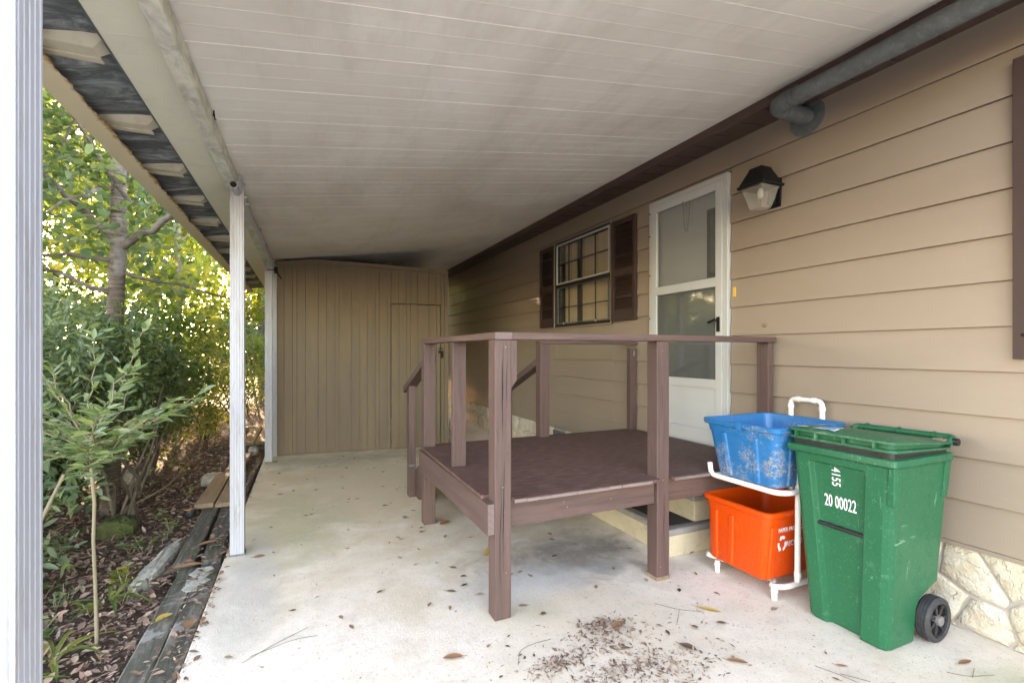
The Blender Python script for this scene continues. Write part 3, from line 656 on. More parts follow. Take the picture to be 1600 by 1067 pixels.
# mouldy overhang, ribs and the rusted gutter
b = MB(); b.prism([(-.60 - CP0.x, cz(-.62) + .052), (-.60 - CP0.x, cz(-.62) + .058), (-.93 - CP0.x, cz(-.93) + .05), (-.93 - CP0.x, cz(-.93) + .044)], 1, YF - CP0.y, YB - CP0.y)
b.build('overhang_sheet', M['mold'], carport)
b = MB(); b.box(-.262, YF - CP0.y, cz(-.62) - .004, -.256, YB - CP0.y, cz(-.62) + .05); b.build('panel_edge', M['galv'], carport)
yy = .2 + .0
for k in range(-2, 11):
    yc = 2.22 + k * .666
    if yc < YF or yc > YB: continue
    b = MB(); ya, yb = yc - .0 - CP0.y, yc + .11 - CP0.y; xa, xb = -.50, -.262; zt = cz(-.62) + .044; zb2 = cz(-.7) + .012
    b.loft([[(xb + .0, ya, zt), (xb, yb, zt), (xa, yb, zt - .02), (xa, ya, zt - .02)], [(xb - .05, ya + .03, zb2), (xb - .05, yb - .015, zb2), (xa, yb - .015, zb2 - .002), (xa, ya + .03, zb2 - .002)]])
    b.box(xa, yb - .0145, zb2 - .006, xb - .045, yb + .022, zb2 + .002)
    b.build('roof_rib', M['cream'], carport, bevel=.002)
b = MB(); n = 460; ys = np.linspace(YF - CP0.y, YB - CP0.y, n); xi = []; cur = -.445
for i in range(n):
    cur += rnd.uniform(-.007, .007); cur += (-.452 - cur) * .12; xi.append(cur + (rnd.uniform(-.02, .0) if rnd.random() < .06 else 0))
zg = 2.385
ra = [(-.565, y_, zg + .09) for y_ in ys]; rb = [(-.555, y_, zg) for y_ in ys]; rb2 = [(-.545, y_, zg - .012) for y_ in ys]; rc = [(x_, y_, zg + .004) for x_, y_ in zip(xi, ys)]
rd = [(x_, y_, zg + .010) for x_, y_ in zip(xi, ys)]; re = [(-.545, y_, zg - .006) for y_ in ys]; rf = [(-.552, y_, zg + .09) for y_ in ys]
b.loft([ra, rb, rb2, rc, rd, re, rf, ra], False, False, closed=False)
b.build('gutter', M['gutter'], carport)
b = MB(); b.tube([(.05, 3.42, 2.30), (.10, 3.36, 2.25), (.14, 3.40, 2.19)], .008, 6); b.tube([(-.02, 3.40, 2.29), (.09, 3.36, 2.285)], .006, 6); b.tube([(.08, 3.37, 2.32), (.085, 3.36, 2.25)], .02, 8)
b.build('line_clamp', M['darkmetal'], carport)

# ------------------------------------------------------------------ shed
shed = empty('storage_shed', (-.243, 6.808, 0), R(-6.32), local=True); tag(shed, 'tan vertical board storage shed with plain door closing the carport end', 'shed')
LS = 2.198
def shed_top(x): 
    pts = [(0, 2.458), (.45, 2.512), (1.0, 2.502), (LS, 2.455)]
    for (a, za), (c, zc) in zip(pts, pts[1:]):
        if x <= c: return za + (zc - za) * (x - a) / (c - a)
    return 2.455
def grooved(b, xa, xb, z0, ztf, y0, y1, first=0.0, holes=None):
    x = xa; k = 0
    while x < xb - 1e-4:
        wd = [.1016, .0508, .152][[0, 0, 1, 0, 2, 0, 0, 1, 2, 0][k % 10]]
        x1 = min(x + wd, xb)
        lo, hi = x + .0025, x1 - .0025
        if hi - lo > .004:
            zz = z0
            b.prism([(lo, zz), (hi, zz), (hi, ztf(hi)), (lo, ztf(lo))], 1, y0, y1)
        x = x1; k += 1
DX0, DX1, DZ1 = 1.425, 2.092, 1.963
b = MB(); grooved(b, .0, DX0 - .008, .03, shed_top, 0, .012); grooved(b, DX1 + .006, LS - .055, .03, shed_top, 0, .012)
grooved(b, DX0 - .0055, DX1 + .0065, DZ1 + .011, shed_top, 0, .012)
b.box(0, .0122, .03, DX0 - .008, .02, 2.44); b.box(DX1 + .006, .0122, .03, LS, .02, 2.44); b.box(DX0 - .008, .0122, DZ1 + .011, DX1 + .006, .02, 2.44)
mshed = paint('shed_paint', (.150, .112, .070), .65, .16, 1.6, (.10, .075, .048), .45, 70, .3, stretch=(5, 1, .5)); M['shed'] = mshed
b.build('wall', M['shed'], shed)
b = MB(); b.box(0, .021, 0, .05, 3.2, 2.45); b.box(LS - .05, .021, 0, LS - .001, 3.2, 2.44); b.box(0, 3.2, 0, LS, 3.25, 2.4); b.box(.05, .03, 0, LS - .05, .05, .03)
b.build('side_wall', M['shed'], shed)
b = MB()
pts = [(0, 2.458), (.45, 2.512), (1.0, 2.502), (LS, 2.455)]
for (a, za), (c, zc) in zip(pts, pts[1:]): b.prism([(a, za - .05), (c, zc - .05), (c, zc), (a, za)], 1, -.018, 0)
b.build('top_trim', M['shed'], shed, bevel=.002)
b = MB(); b.box(LS - .053, -.016, .01, LS, .012, 2.405); b.build('corner_trim', M['shed'], shed, bevel=.002)
b = MB(); b.box(-.05, -.012, 0, .02, .02, 2.45); b.build('corner_trim', M['postwhite'], shed, bevel=.002)
b = MB(); grooved(b, DX0, DX1, .022, lambda x: DZ1, -.006, .008); b.box(DX0, .0082, .022, DX1, .0115, DZ1)
sdoor = b.build('door', M['shed'], shed)
for z in (.25, 1.0, 1.7):
    b = MB(); b.tube([(DX0 - .003, -.008, z), (DX0 - .003, -.008, z + .08)], .008, 8); b.build('hinge', M['shed'], sdoor)
b = MB(); b.box(DX1 - .03, -.014, 1.30, DX1 + .035, -.007, 1.335); b.tube([(DX1 + .02, -.018, 1.30), (DX1 + .02, -.018, 1.235)], .016, 8); b.box(DX1 - .02, -.016, 1.36, DX1 + .03, -.006, 1.375)
b.build('latch', M['darkmetal'], sdoor)
b = MB(); b.prism([(-.03, 2.40), (LS + .03, 2.40), (LS + .03, 2.43), (.5, 2.49), (-.03, 2.43)], 1, .025, 3.3); b.build('roof', M['room'], shed)

# ------------------------------------------------------------------ porch deck
deck = empty('porch_deck', (.89, 2.2, 0)); tag(deck, 'mauve brown painted wooden porch deck with posts and flat rails by the door', 'porch')
FZ = .60; RZ0, RZ1 = 1.387, 1.424
def bx(name, mat, x0, y0, z0, x1, y1, z1, parent=None, bev=.004):
    b = MB(); b.box(x0, y0, z0, x1, y1, z1); return b.build(name, mat, parent or deck, bevel=bev)
bx('post', M['woodz'], .892, 2.211, 0, .981, 2.300, RZ0)           # corner
bx('post', M['woodz'], 1.906, 2.217, 0, 1.995, 2.306, RZ0)
bx('post', M['woodz'], .892, 3.654, 0, .981, 3.743, RZ0)
bx('post', M['woodz'], .897, 2.925, FZ + .001, .984, 2.963, RZ0)
bx('post', M['woodz'], 1.894, 3.66, 0, 1.983, 3.749, RZ0)
bx('post', M['woodz'], 2.835, 3.66, FZ + .001, 2.905, 3.72, RZ0 - .03)
bx('post', M['woodz'], 2.838, 2.228, FZ + .0005, 2.885, 2.316, RZ0)
# decking sheet in boards, with chipped front edge
for (x0, x1, y0) in ((.958, 1.845, 2.178),):
    pass
b = MB(); rows = 11; yb0 = 2.178
edges = [.893, 1.9, 2.915]
def jag(x0, x1, y, n):
    return [(x0 + (x1 - x0) * i / n, y + rnd.uniform(-.0035, .0035)) for i in range(n + 1)]
f1 = jag(.985, 1.84, 2.180, 40)
poly = [(.855, 2.306)] + [(.985, 2.306)] + f1 + [(1.90, 2.182), (1.90, 2.31), (2.0, 2.31)] + jag(2.0, 2.905, 2.182, 40) + [(2.905, 3.735), (1.99, 3.735), (1.99, 3.655), (1.89, 3.655), (1.89, 3.735), (.985, 3.735), (.985, 3.65), (.87, 3.65)] + [(p[1], p[0]) for p in []]
b.prism(poly, 2, FZ - .019, FZ); b.build('deck_board', M['deckfloor'], deck, bevel=.002, seg=1)
b = MB(); xx = .984
while xx < 1.836:
    x1 = min(1.838, xx + rnd.uniform(.06, .22)); b.box(xx, 2.170 + rnd.uniform(0, .004), FZ - .0185, x1 - .002, 2.181, FZ - rnd.uniform(.0015, .004)); xx = x1
b.build('worn_edge', M['wornedge'], deck, bevel=.002)
b = MB(); b.box(2.0, 2.172, FZ - .0185, 2.905, 2.1805, FZ - .003); b.build('worn_edge', M['wornedge'], deck, bevel=.002)
b = MB(); b.box(.982, 2.2405, .443, 1.905, 2.276, FZ - .0195); b.build('joist', M['woodx'], deck, bevel=.003)
b = MB(); b.box(1.996, 2.246, .443, 2.837, 2.282, FZ - .0195); b.build('joist', M['woodx'], deck, bevel=.003)
b = MB(); b.box(.854, 2.212, .425, .8915, 3.66, FZ - .0195); b.build('joist', M['woody'], deck, bevel=.003)
b = MB(); b.box(.982, 3.69, .443, 2.9, 3.73, FZ - .0195); b.build('joist', M['woodx'], deck)
for xx in (1.3, 1.7, 2.35): bx('joist', M['woody'], xx, 2.29, .45, xx + .038, 3.69, FZ - .0195)
# rails
bx('rail', M['woody'], .889, 2.205, RZ0 + .0005, .984, 3.75, RZ1)
bx('rail', M['woodx'], .9845, 2.207, RZ0 + .001, 2.888, 2.298, RZ1 + .0)
bx('rail', M['woodx'], 1.89, 3.655, RZ0 + .001, 2.91, 3.745, RZ1 - .005)
bx('rail', M['woodx'], 1.89, 3.61, 1.30, 2.90, 3.648, RZ0 - .002) if False else None
b = MB(); b.prism([(.9815, RZ0), (1.018, RZ0), (1.018, 1.185), (.9815, 1.135)], 1, 2.222, 2.29); b.build('brace', M['woodz'], deck, bevel=.003)
M['crack'] = paint('wood_crack', (.018, .012, .011), .95, .1, 20)
M['endgrain'] = None
def m_end():
    m, n, b = newmat('end_grain'); wv = N(n, 'ShaderNodeTexWave', wave_type='RINGS', rings_direction='Y'); wv.inputs['Scale'].default_value = 55; wv.inputs['Distortion'].default_value = 1.2; wv.inputs['Detail'].default_value = 3
    mp = coords(n); mpn = N(n, 'ShaderNodeMapping'); mpn.inputs['Location'].default_value = (-.015, 0, -1.36); n.links.new(mp, mpn.inputs['Vector']); n.links.new(mpn.outputs[0], wv.inputs['Vector'])
    n.links.new(ramp(n, wv.outputs['Fac'], [(.2, (.05, .03, .028)), (.7, (.24, .18, .165))]), b.inputs['Base Color']); b.inputs['Roughness'].default_value = .8; return m
M['endgrain'] = m_end()
def crack(x, z0, z1, y, wd):
    zs = np.linspace(z0, z1, 14); L_ = []; R2 = []; xx = x
    for i, z in enumerate(zs):
        xx += rnd.uniform(-.0022, .0022); q = wd * math.sin(math.pi * (i + .15) / 13.3) * rnd.uniform(.6, 1)
        L_.append((xx - abs(q), y, z)); R2.append((xx + abs(q), y, z))
    b = MB(); b.loft([L_, R2], False, False, closed=False); b.build('crack', M['crack'], deck)
crack(.935, 1.385, .88, 2.2098, .0030); crack(.945, .80, .22, 2.2098, .0026); crack(.925, .70, .15, 2.2098, .0018); crack(.958, 1.3, 1.05, 2.2098, .0016); crack(1.955, .52, .20, 2.2158, .0022); crack(1.94, 1.2, .9, 2.2158, .0015)
b = MB(); b.box(.891, 2.2028, RZ0 + .002, .982, 2.2048, RZ1 - .002); b.build('end_grain', M['endgrain'], deck)
b = MB(); b.box(.856, 2.2100, .428, .8895, 2.2118, FZ - .021); b.build('end_grain', M['endgrain'], deck)
b = MB(); b.box(1.902, 2.2145, .0005, 1.999, 2.3085, .022); b.build('bare_foot', M['oldwood'], deck)
# stair at the far side
bx('post', M['woodz'], .938, 4.405, 0, .998, 4.494, 1.03)
bx('post', M['woodz'], 1.905, 4.43, 0, 1.975, 4.50, 1.02)
for xx in (.925, 1.90):
    b = MB(); b.prism([(3.75, 1.25), (4.62, .935), (4.62, .99), (3.75, 1.305)] if xx < 1 else [(3.75, 1.205), (4.55, .90), (4.55, .95), (3.75, 1.27)], 0, xx, xx + .09); b.build('stair_rail', M['woody'], deck, bevel=.003)
for xx in (1.0, 1.86):
    b = MB(); b.prism([(3.74, .30), (3.74, .58), (4.52, .20), (4.52, .0), (4.30, .0)], 0, xx, xx + .04); b.build('stair_stringer', M['woody'], deck, bevel=.003)
for (yy, zz) in ((3.78, .40), (4.05, .27), (4.30, .14)): bx('stair_tread', M['woodx'], 1.041, yy, zz, 1.859, yy + .26, zz + .036)
for (x, z) in ((.93, .28),): 
    b = MB(); b.box(.94, 4.399, z, .995, 4.4045, z + .018); b.build('strap', M['galv'], deck)
b = MB()
for (x, y, z) in ((.935, 2.2095, .655), (.94, 2.2095, .53), (.95, 2.2095, 1.35), (1.95, 2.2155, .58), (1.945, 2.2155, 1.33), (1.93, 2.2155, .08), (1.3, 2.239, .53), (1.32, 2.239, .50), (1.6, 2.239, .51)):
    b.tube([(x, y + .001, z), (x, y + .003, z)], .003, 8)
b.each('nail', M['almond'], deck)
b = MB(); b.tube([(2.86, 3.652, 1.30), (2.86, 3.645, 1.29), (2.86, 3.64, 1.33)], .006, 6); b.build('hook', M['almond'], deck)

# old block steps under the deck
steps = empty('old_steps', (2.2, 2.44, 0)); tag(steps, 'cream stucco old door steps with grey treads left under the porch', 'steps')
b = MB(); b.box(2.2, 2.44, 0, 2.90, 3.35, .137); b.build('step_block', M['tankstep'], steps, bevel=.006)
b = MB(); b.box(2.185, 2.425, .1375, 2.90, 3.36, .182); b.build('tread_edge', M['tread'], steps, bevel=.012)
b = MB(); b.box(2.245, 2.48, .1825, 2.90, 3.34, .188); b.build('tread_mat', M['mat'], steps)
b = MB(); b.box(2.43, 2.462, .189, 2.90, 3.2, .325); b.build('step_block', M['tankstep'], steps, bevel=.006)
b = MB(); b.box(2.415, 2.448, .3255, 2.90, 3.21, .365); b.build('tread_edge', M['tread'], steps, bevel=.012)

# ------------------------------------------------------------------ recycling rack and bins
rack = empty('bin_rack', (2.3, 1.8, 0)); tag(rack, 'white plastic pipe rack holding the blue and orange recycling bins', 'rack')
pr2 = .0150
def pipe(name, pts, r=pr2, parent=rack, rad=.035):
    b = MB(); b.tube(bend(pts, rad, 4), r, 12); return b.build(name, M['pvcwhite'], parent, auto=50)
pipe('shelf_pipe', [(2.285, 2.190, .66), (2.290, 2.185, .588), (2.318, 1.77, .581), (2.38, 1.735, .581), (2.450, 1.735, .582), (2.458, 1.735, .650), (2.475, 1.755, .68)])
pipe('shelf_pipe', [(2.475, 1.752, .60), (2.84, 1.75, .585), (2.84, 2.15, .585), (2.31, 2.165, .585)])
pipe('shelf_pipe', [(2.305, 2.232, .088), (2.36, 2.20, .064), (2.42, 2.10, .062), (2.42, 1.86, .062), (2.335, 1.815, .064), (2.40, 1.775, .066), (2.80, 1.775, .070), (2.83, 2.2, .070), (2.34, 2.235, .070)])
pipe('upright', [(2.475, 1.765, .085), (2.475, 1.76, .70)])
pipe('upright', [(2.45, 2.285, .585), (2.45, 2.285, .070)])
for (x, y) in ((2.324, 2.17), (2.342, 1.802), (2.80, 1.80), (2.80, 2.18)):
    pipe('foot', [(x, y, .070), (x, y, .0005)]); 
    b = MB(); b.tube([(x, y, .056), (x, y, .038)], .0185, 12); b.build('coupling', M['pvcwhite'], rack, auto=50)
pipe('handle', [(2.862, 2.085, .60), (2.862, 2.085, 1.03), (2.862, 1.885, 1.03), (2.862, 1.885, .60)])
pipe('upright', [(2.862, 2.085, .60), (2.862, 2.085, .09), (2.83, 2.085, .088)]); pipe('upright', [(2.862, 1.885, .60), (2.862, 1.885, .09), (2.83, 1.885, .088)])
for (x, y, z, ax) in ((2.862, 2.085, .985, 2), (2.862, 1.885, .985, 2), (2.862, 2.035, 1.03, 1), (2.862, 1.935, 1.03, 1), (2.475, 1.763, .125, 2)):
    b = MB(); d = Vector((0, 0, .012)) if ax == 2 else Vector((0, .012, 0)); c = Vector((x, y, z)); b.tube([c - d, c + d], .0185, 12); b.build('coupling', M['pvcwhite'], rack, auto=50)

def rrect(x0, x1, y0, y1, z, r, k=4):
    pts = []
    for (cx_, cy_, a0) in ((x1 - r, y1 - r, 0), (x0 + r, y1 - r, 90), (x0 + r, y0 + r, 180), (x1 - r, y0 + r, 270)):
        for i in range(k + 1):
            a = R(a0 + 90 * i / k); pts.append((cx_ + r * math.cos(a), cy_ + r * math.sin(a), z))
    return pts
def bin_(name, label, mat, top, bot, z0, z1, rimh, cat, ribs, inmat=None):
    cx_ = (top[0] + top[1]) / 2; cy_ = (top[2] + top[3]) / 2
    root = empty(name, (cx_, cy_, z0)); tag(root, label, cat)
    def sec(z, d, r=.045):
        t = (z - z0) / (z1 - z0); q = [bot[i] + (top[i] - bot[i]) * t for i in range(4)]
        return rrect(q[0] - d, q[1] + d, q[2] - d, q[3] + d, z, r)
    b = MB(); o_ = -.020
    b.loft([sec(z0, o_ - .004), sec(z0 + .008, o_), sec(z1 - .07, o_), sec(z1 - .0695, o_ + .004), sec(z1 - rimh, o_ + .004), sec(z1 - rimh, -.006), sec(z1 - rimh + .004, 0), sec(z1 - .003, 0), sec(z1, -.004), sec(z1, -.016), sec(z1 - .004, -.0195),
            sec(z1 - .1, -.0235), sec(z0 + .006, -.0235)], True, True)
    body = b.build('body', mat, root, auto=35)
    rb = MB()
    for (axis, f) in ribs:        # vertical ribs standing on the outside
        t0, t1 = 0.03, .78
        rr = []
        for t in (t0, t1):
            q = [bot[i] + (top[i] - bot[i]) * t for i in range(4)]; z = z0 + (z1 - z0) * t
            if axis == 'x':
                xf_ = q[0] + .020; y = q[2] + (q[3] - q[2]) * f; rr.append([(xf_ + .002, y - .020, z), (xf_ - .009, y - .012, z), (xf_ - .009, y + .012, z), (xf_ + .002, y + .020, z)])
            else:
                yf_ = q[2] + .020; x = q[0] + (q[1] - q[0]) * f; rr.append([(x - .020, yf_ + .002, z), (x - .012, yf_ - .009, z), (x + .012, yf_ - .009, z), (x + .020, yf_ + .002, z)])
        rb.loft(rr)
    rb.each('rib', mat, root, bevel=.003)
    # dirt lying on the bottom
    d = MB(); s_ = sec(z0 + .012, -.028); d.add([(p[0], p[1], p[2] + rnd.uniform(0, .012)) for p in s_], [tuple(range(len(s_)))]); d.build('dirt', M['ground'], root)
    return root, body
blue, _ = bin_('recycling_bin', 'blue recycling bin with dusty scuffed sides on the upper rack shelf', M['blue'], (2.235, 2.815, 1.702, 2.218), (2.282, 2.77, 1.742, 2.172), .603, .932, .032, 'bin',
     [('x', .30), ('x', .72), ('y', .25), ('y', .7)])
b = MB(); b.box(2.232, 1.93, .895, 2.243, 1.955, .934); b.box(2.232, 1.87, .905, 2.2345, 1.872, .932); b.build('rim_clip', M['blue'], blue, bevel=.003)
b = MB(); b.loft([rrect(2.50, 2.68, 1.687, 1.705, .921, .007), rrect(2.50, 2.68, 1.687, 1.705, .938, .007)]); b.build('handle', M['blue'], blue, auto=40)
orange, _ = bin_('recycling_bin', 'orange recycling bin with white print on the lower rack shelf', M['orange'], (2.285, 2.84, 1.785, 2.262), (2.280, 2.80, 1.812, 2.245), .090, .462, .03, 'bin', [('x', .55), ('x', .8), ('y', .12)])
for z in (.44, .435): pass
b = MB(); b.loft([rrect(2.2835, 2.86, 1.7835, 2.276, .447, .045), rrect(2.2835, 2.86, 1.7835, 2.276, .442, .045)]) if False else None

def text_mesh(s, size):
    cu = bpy.data.curves.new('txt', 'FONT'); cu.body = s; cu.size = size; cu.extrude = .0006; cu.resolution_u = 3; cu.offset = size * .004
    t = bpy.data.objects.new('txt', cu); col.objects.link(t); bpy.context.view_layer.update()
    me = bpy.data.meshes.new_from_object(t.evaluated_get(bpy.context.evaluated_depsgraph_get()))
    bpy.data.objects.remove(t); bpy.data.curves.remove(cu); return me
def place_text(s, size, mat, parent, origin, right, up, name='lettering'):
    me = text_mesh(s, size); r = Vector(right); u = Vector(up).normalized(); n = r.normalized().cross(u)
    mtx = Matrix(((r.x, u.x, n.x, origin[0]), (r.y, u.y, n.y, origin[1]), (r.z, u.z, n.z, origin[2]), (0, 0, 0, 1)))
    me.transform(mtx); o0 = org_of(parent)
    me.transform(Matrix.Translation(-o0)); me.materials.clear(); me.materials.append(mat)
    o = bpy.data.objects.new(name, me); col.objects.link(o); o.parent = parent; return o
# print on the -Y face of the orange bin
def oy(z): return 1.808 + (1.785 - 1.808) * (z - .090) / .372 + .020 - .0025
upv = (0, oy(1) - oy(0), 1)
place_text('PAPER PRODUCTS', .034, M['inkwhite'], orange, (2.385, oy(.345), .345), (.8, 0, 0), upv)
place_text('RECYCLE', .04, M['inkwhite'], orange, (2.452, oy(.262), .262), (.8, 0, 0), upv)
b = MB()
def ep(a, r): x = 2.418 + .8 * r * math.cos(a); z = .282 + r * math.sin(a); return (x, oy(z) - .0005, z)
for k in range(3):            # three chasing arrows
    a0 = R(90 + 120 * k)
    for q in range(5):
        a, c = a0 + R(-42 + 13 * q), a0 + R(-42 + 13 * (q + 1)); b.add([ep(a, .026), ep(a, .044), ep(c, .044), ep(c, .026)], [(0, 1, 2, 3)])
    b.add([ep(a0 + R(22), .020), ep(a0 + R(22), .052), ep(a0 + R(52), .035)], [(0, 1, 2)])
b.build('emblem', M['inkwhite'], orange)

# ------------------------------------------------------------------ wheeled cart
cart = empty('wheeled_bin', (2.6, 1.45, 0), 0); tag(cart, 'green wheeled rubbish cart with black wheels and white numbers', 'bin')
def cart_section(z, xf_, xb_, ya, yb, pil=.085, rec=.028, ch=.022, pn=.112):
    # plan outline, counter clockwise from the back near corner
    r0, r1 = ya + pn, yb - pil
    return [(xb_, ya, z), (xb_, yb, z), (xf_ + ch * 1.6, yb, z), (xf_ + ch * .5, yb - ch * .35, z), (xf_, yb - ch * 1.3, z), (xf_, r1, z), (xf_ + rec * .9, r1 - .012, z), (xf_ + rec, r1 - .045, z),
            (xf_ + rec, r0 + .012, z), (xf_, r0, z), (xf_, ya + ch * 1.6, z), (xf_ + ch * .4, ya + ch * .4, z), (xf_ + ch * 1.6, ya, z)]
def lerp(a, b_, t): return a + (b_ - a) * t
def cs(z, grow=0, **k):
    t = z / .86
    xb = lerp(2.725, 2.752, t) if z >= .262 else (2.575 if z < .2 else 2.60)
    return cart_section(z, lerp(2.372, 2.322, t) - grow, xb + grow * .5, lerp(1.275, 1.222, t) - grow, lerp(1.635, 1.69, t) + grow, **k)
b = MB()
b.loft([cs(0.0, -.006), cs(.012), cs(.16), cs(.205), cs(.262), cs(.62), cs(.72), cs(.785), cs(.792, rec=.0), cs(.83, rec=0)], True, True)
body = b.build('body', M['green'], cart, bevel=.006, auto=None)
# thicker collar under the rim and corner gussets
def plain(z, x0, x1, y0, y1, r=.02): return rrect(x0, x1, y0, y1, z, r)
b = MB(); b.loft([plain(.826, 2.312, 2.758, 1.213, 1.702), plain(.836, 2.302, 2.765, 1.205, 1.709), plain(.862, 2.304, 2.765, 1.207, 1.707), plain(.866, 2.317, 2.76, 1.220, 1.695)], True, True)
b.build('rim', M['green'], cart, auto=35)
b = MB(); b.loft([[(2.712, 1.228, .66), (2.752, 1.228, .66), (2.752, 1.25, .66), (2.712, 1.25, .66)], [(2.715, 1.214, .83), (2.76, 1.214, .83), (2.76, 1.24, .83), (2.715, 1.24, .83)]])
b.loft([[(2.335, 1.228, .66), (2.385, 1.224, .66), (2.385, 1.26, .66), (2.335, 1.26, .66)], [(2.314, 1.214, .83), (2.385, 1.212, .83), (2.385, 1.24, .83), (2.314, 1.24, .83)]])
b.each('gusset', M['green'], cart, bevel=.005)
b = MB(); b.loft([plain(.8665, 2.325, 2.755, 1.226, 1.69), plain(.892, 2.325, 2.755, 1.226, 1.69)]); b.build('lid_gap_dark', M['black'], cart)  # black band painting the dark gap between rim and lid
# lid: lower flange, recessed wall, sloping top sheet
def lidring(zf, zb, x0, x1, y0, y1, r=.03):
    return [(p[0], p[1], zf + (zb - zf) * (p[0] - x0) / (x1 - x0)) for p in rrect(x0, x1, y0, y1, 0, r)]
b = MB(); b.loft([lidring(.893, .880, 2.310, 2.77, 1.213, 1.703), lidring(.905, .887, 2.310, 2.77, 1.213, 1.703), lidring(.907, .889, 2.332, 2.76, 1.233, 1.69), lidring(.930, .902, 2.332, 2.76, 1.233, 1.69),
            lidring(.932, .903, 2.302, 2.77, 1.210, 1.706), lidring(.941, .908, 2.304, 2.77, 1.213, 1.703), lidring(.953, .912, 2.36, 2.765, 1.255, 1.66), lidring(.958, .915, 2.40, 2.76, 1.29, 1.62)], True, True)
lid = b.build('lid', M['greenlid'], cart, auto=32)
b = MB()
for yy in (1.29, 1.42, 1.55, 1.65): b.box(2.299, yy, .9, 2.325, yy + .005, .933)
b.each('lid_rib', M['greenlid'], lid)
b = MB(); b.add([(2.345, 1.60, .9555), (2.41, 1.50, .9595), (2.345, 1.485, .9555)], [(0, 1, 2)]); b.build('sticker', M['sticker'], lid)
b = MB(); b.add([(2.33, 1.585, .9525), (2.42, 1.487, .960), (2.325, 1.472, .952), (2.34, 1.51, .9535)], [(0, 1, 2, 3)]); b.v = [(x, y, z - .001) for x, y, z in b.v]; b.build('sticker', M['inkwhite'], lid)
b = MB(); b.add([(2.33, 1.66, .951), (2.345, 1.672, .951), (2.35, 1.615, .954), (2.335, 1.61, .953)], [(0, 1, 2, 3)]); b.build('sticker', M['inkwhite'], lid)
b = MB(); b.tube(bend([(2.75, 1.66, .895), (2.808, 1.66, .922), (2.808, 1.228, .926), (2.75, 1.232, .895)], .02, 3), .0155, 10)
for yy in (1.30, 1.45, 1.60): b.tube([(2.808, yy, .925), (2.808, yy + .008, .925)], .020, 10)
b.build('handle', M['green'], cart, auto=40)
b = MB(); b.tube([(2.785, 1.200, .910), (2.785, 1.224, .910)], .017, 12); b.build('hinge_cap', M['black'], cart, auto=40)
b = MB(); b.box(2.735, 1.235, .900, 2.785, 1.28, .922); b.build('hinge', M['oldwood'], cart, bevel=.003)
b = MB(); b.tube([(2.366, 1.325, .485), (2.366, 1.617, .487)], .0105, 10); b.build('grab_bar', M['black'], cart, auto=40)
b = MB(); b.tube([(2.678, 1.23, .1025), (2.678, 1.65, .1025)], .011, 10); b.build('axle', M['grout'], cart, auto=40)
def wheel(y_out, sgn):
    w_ = .055; K = .102 / .1205; c = Vector((2.678, 0, .1025)); R0 = .102
    def ring(r, y, n=36): return [(c.x + r * K * math.cos(2 * math.pi * i / n), y, c.z + r * K * math.sin(2 * math.pi * i / n)) for i in range(n)]
    y0 = y_out; q = sgn
    b = MB(); prof = [(.088, 0.004), (.092, 0), (.108, 0), (.116, .004), (.1205, .010), (.1205, .014), (.1175, .015), (.1175, .018), (.1205, .019), (.1205, .026), (.1175, .027), (.1175, .030), (.1205, .031), (.1205, .038), (.1175, .039), (.1175, .042), (.1205, .043), (.1205, .048), (.116, .055), (.088, .055), (.088, 0.004)]
    b.loft([ring(r, y0 + q * d) for r, d in prof], False, False); wh = b.build('wheel', M['tyre'], cart, auto=30)
    b = MB(); b.loft([ring(.089, y0 + q * .022), ring(.089, y0 + q * .008), ring(.082, y0 + q * .007), ring(.080, y0 + q * .020), ring(.03, y0 + q * .022)], True, True)
    for k in range(7):
        a = 2 * math.pi * k / 7
        m = Matrix.Translation((c.x, y0 + q * .012, c.z)) @ Matrix.Rotation(a, 4, 'Y')
        b.box(.018, -.004, -.008, .070, .008, .008, m)
    b.build('wheel_rim', M['black'], wh, bevel=.0015)
    b = MB(); b.tube([(c.x, y0 + q * .02, c.z), (c.x, y0 - q * .004, c.z), (c.x, y0 - q * .008, c.z)], [.025, .023, .018], 16); b.build('hub_cap', M['grout'], wh, auto=40)
    # scraped paint flecks on the spokes
    return wh
wheel(1.222, 1); wheel(1.665, -1)
xr = 2.3985 - .0505
def rx(z): return lerp(2.372, 2.322, z / .86) + .028 - .0018
upc = (rx(1) - rx(0), 0, 1)
place_text('20 00022', .084, M['inkwhite'], cart, (rx(.585), 1.545, .580), (0, -.47, 0), upc)
b4 = place_text('4155', .058, M['inkwhite'], cart, (rx(.765), 1.505, .775), ((rx(0) - rx(1)) * .8, 0, -.8), (0, -1, 0))

# ------------------------------------------------------------------ timbers, planks and rocks along the slab
def tie(name, label, cat, group, xa, ya, xb, yb, wd, z0, z1, mat, roll=0.0):
    a = Vector((xa, ya, 0)); c = Vector((xb, yb, 0)); L = (c - a).length; ang = math.atan2(c.y - a.y, c.x - a.x) - math.pi / 2
    b = MB(); n = max(4, int(L / .12)); rings = []
    for i in range(n + 1):
        y_ = L * i / n; j = lambda s=.003: rnd.uniform(-s, s)
        rings.append([(-wd / 2 + j(), y_, z0 - z0), (wd / 2 + j(), y_, 0), (wd / 2 + j(), y_, z1 - z0 - .004 + j()), (wd / 2 - .008, y_, z1 - z0 + j(.002)), (-wd / 2 + .008, y_, z1 - z0 + j(.002) + roll * wd), (-wd / 2 + j(), y_, z1 - z0 - .006 + roll * wd)])
    b.loft(rings); o = b.build(name, mat); o.location = (a.x, a.y, z0); o.rotation_euler = (0, 0, ang); return tag(o, label, cat, group)
g_ = 'boards laid along the slab edge'
tie('landscape_timber', 'dark mossy timber nearest the camera beside the slab', 'timber', g_, -.505, 1.2, -.49, 3.50, .105, -.09, -.004, M['timber'])
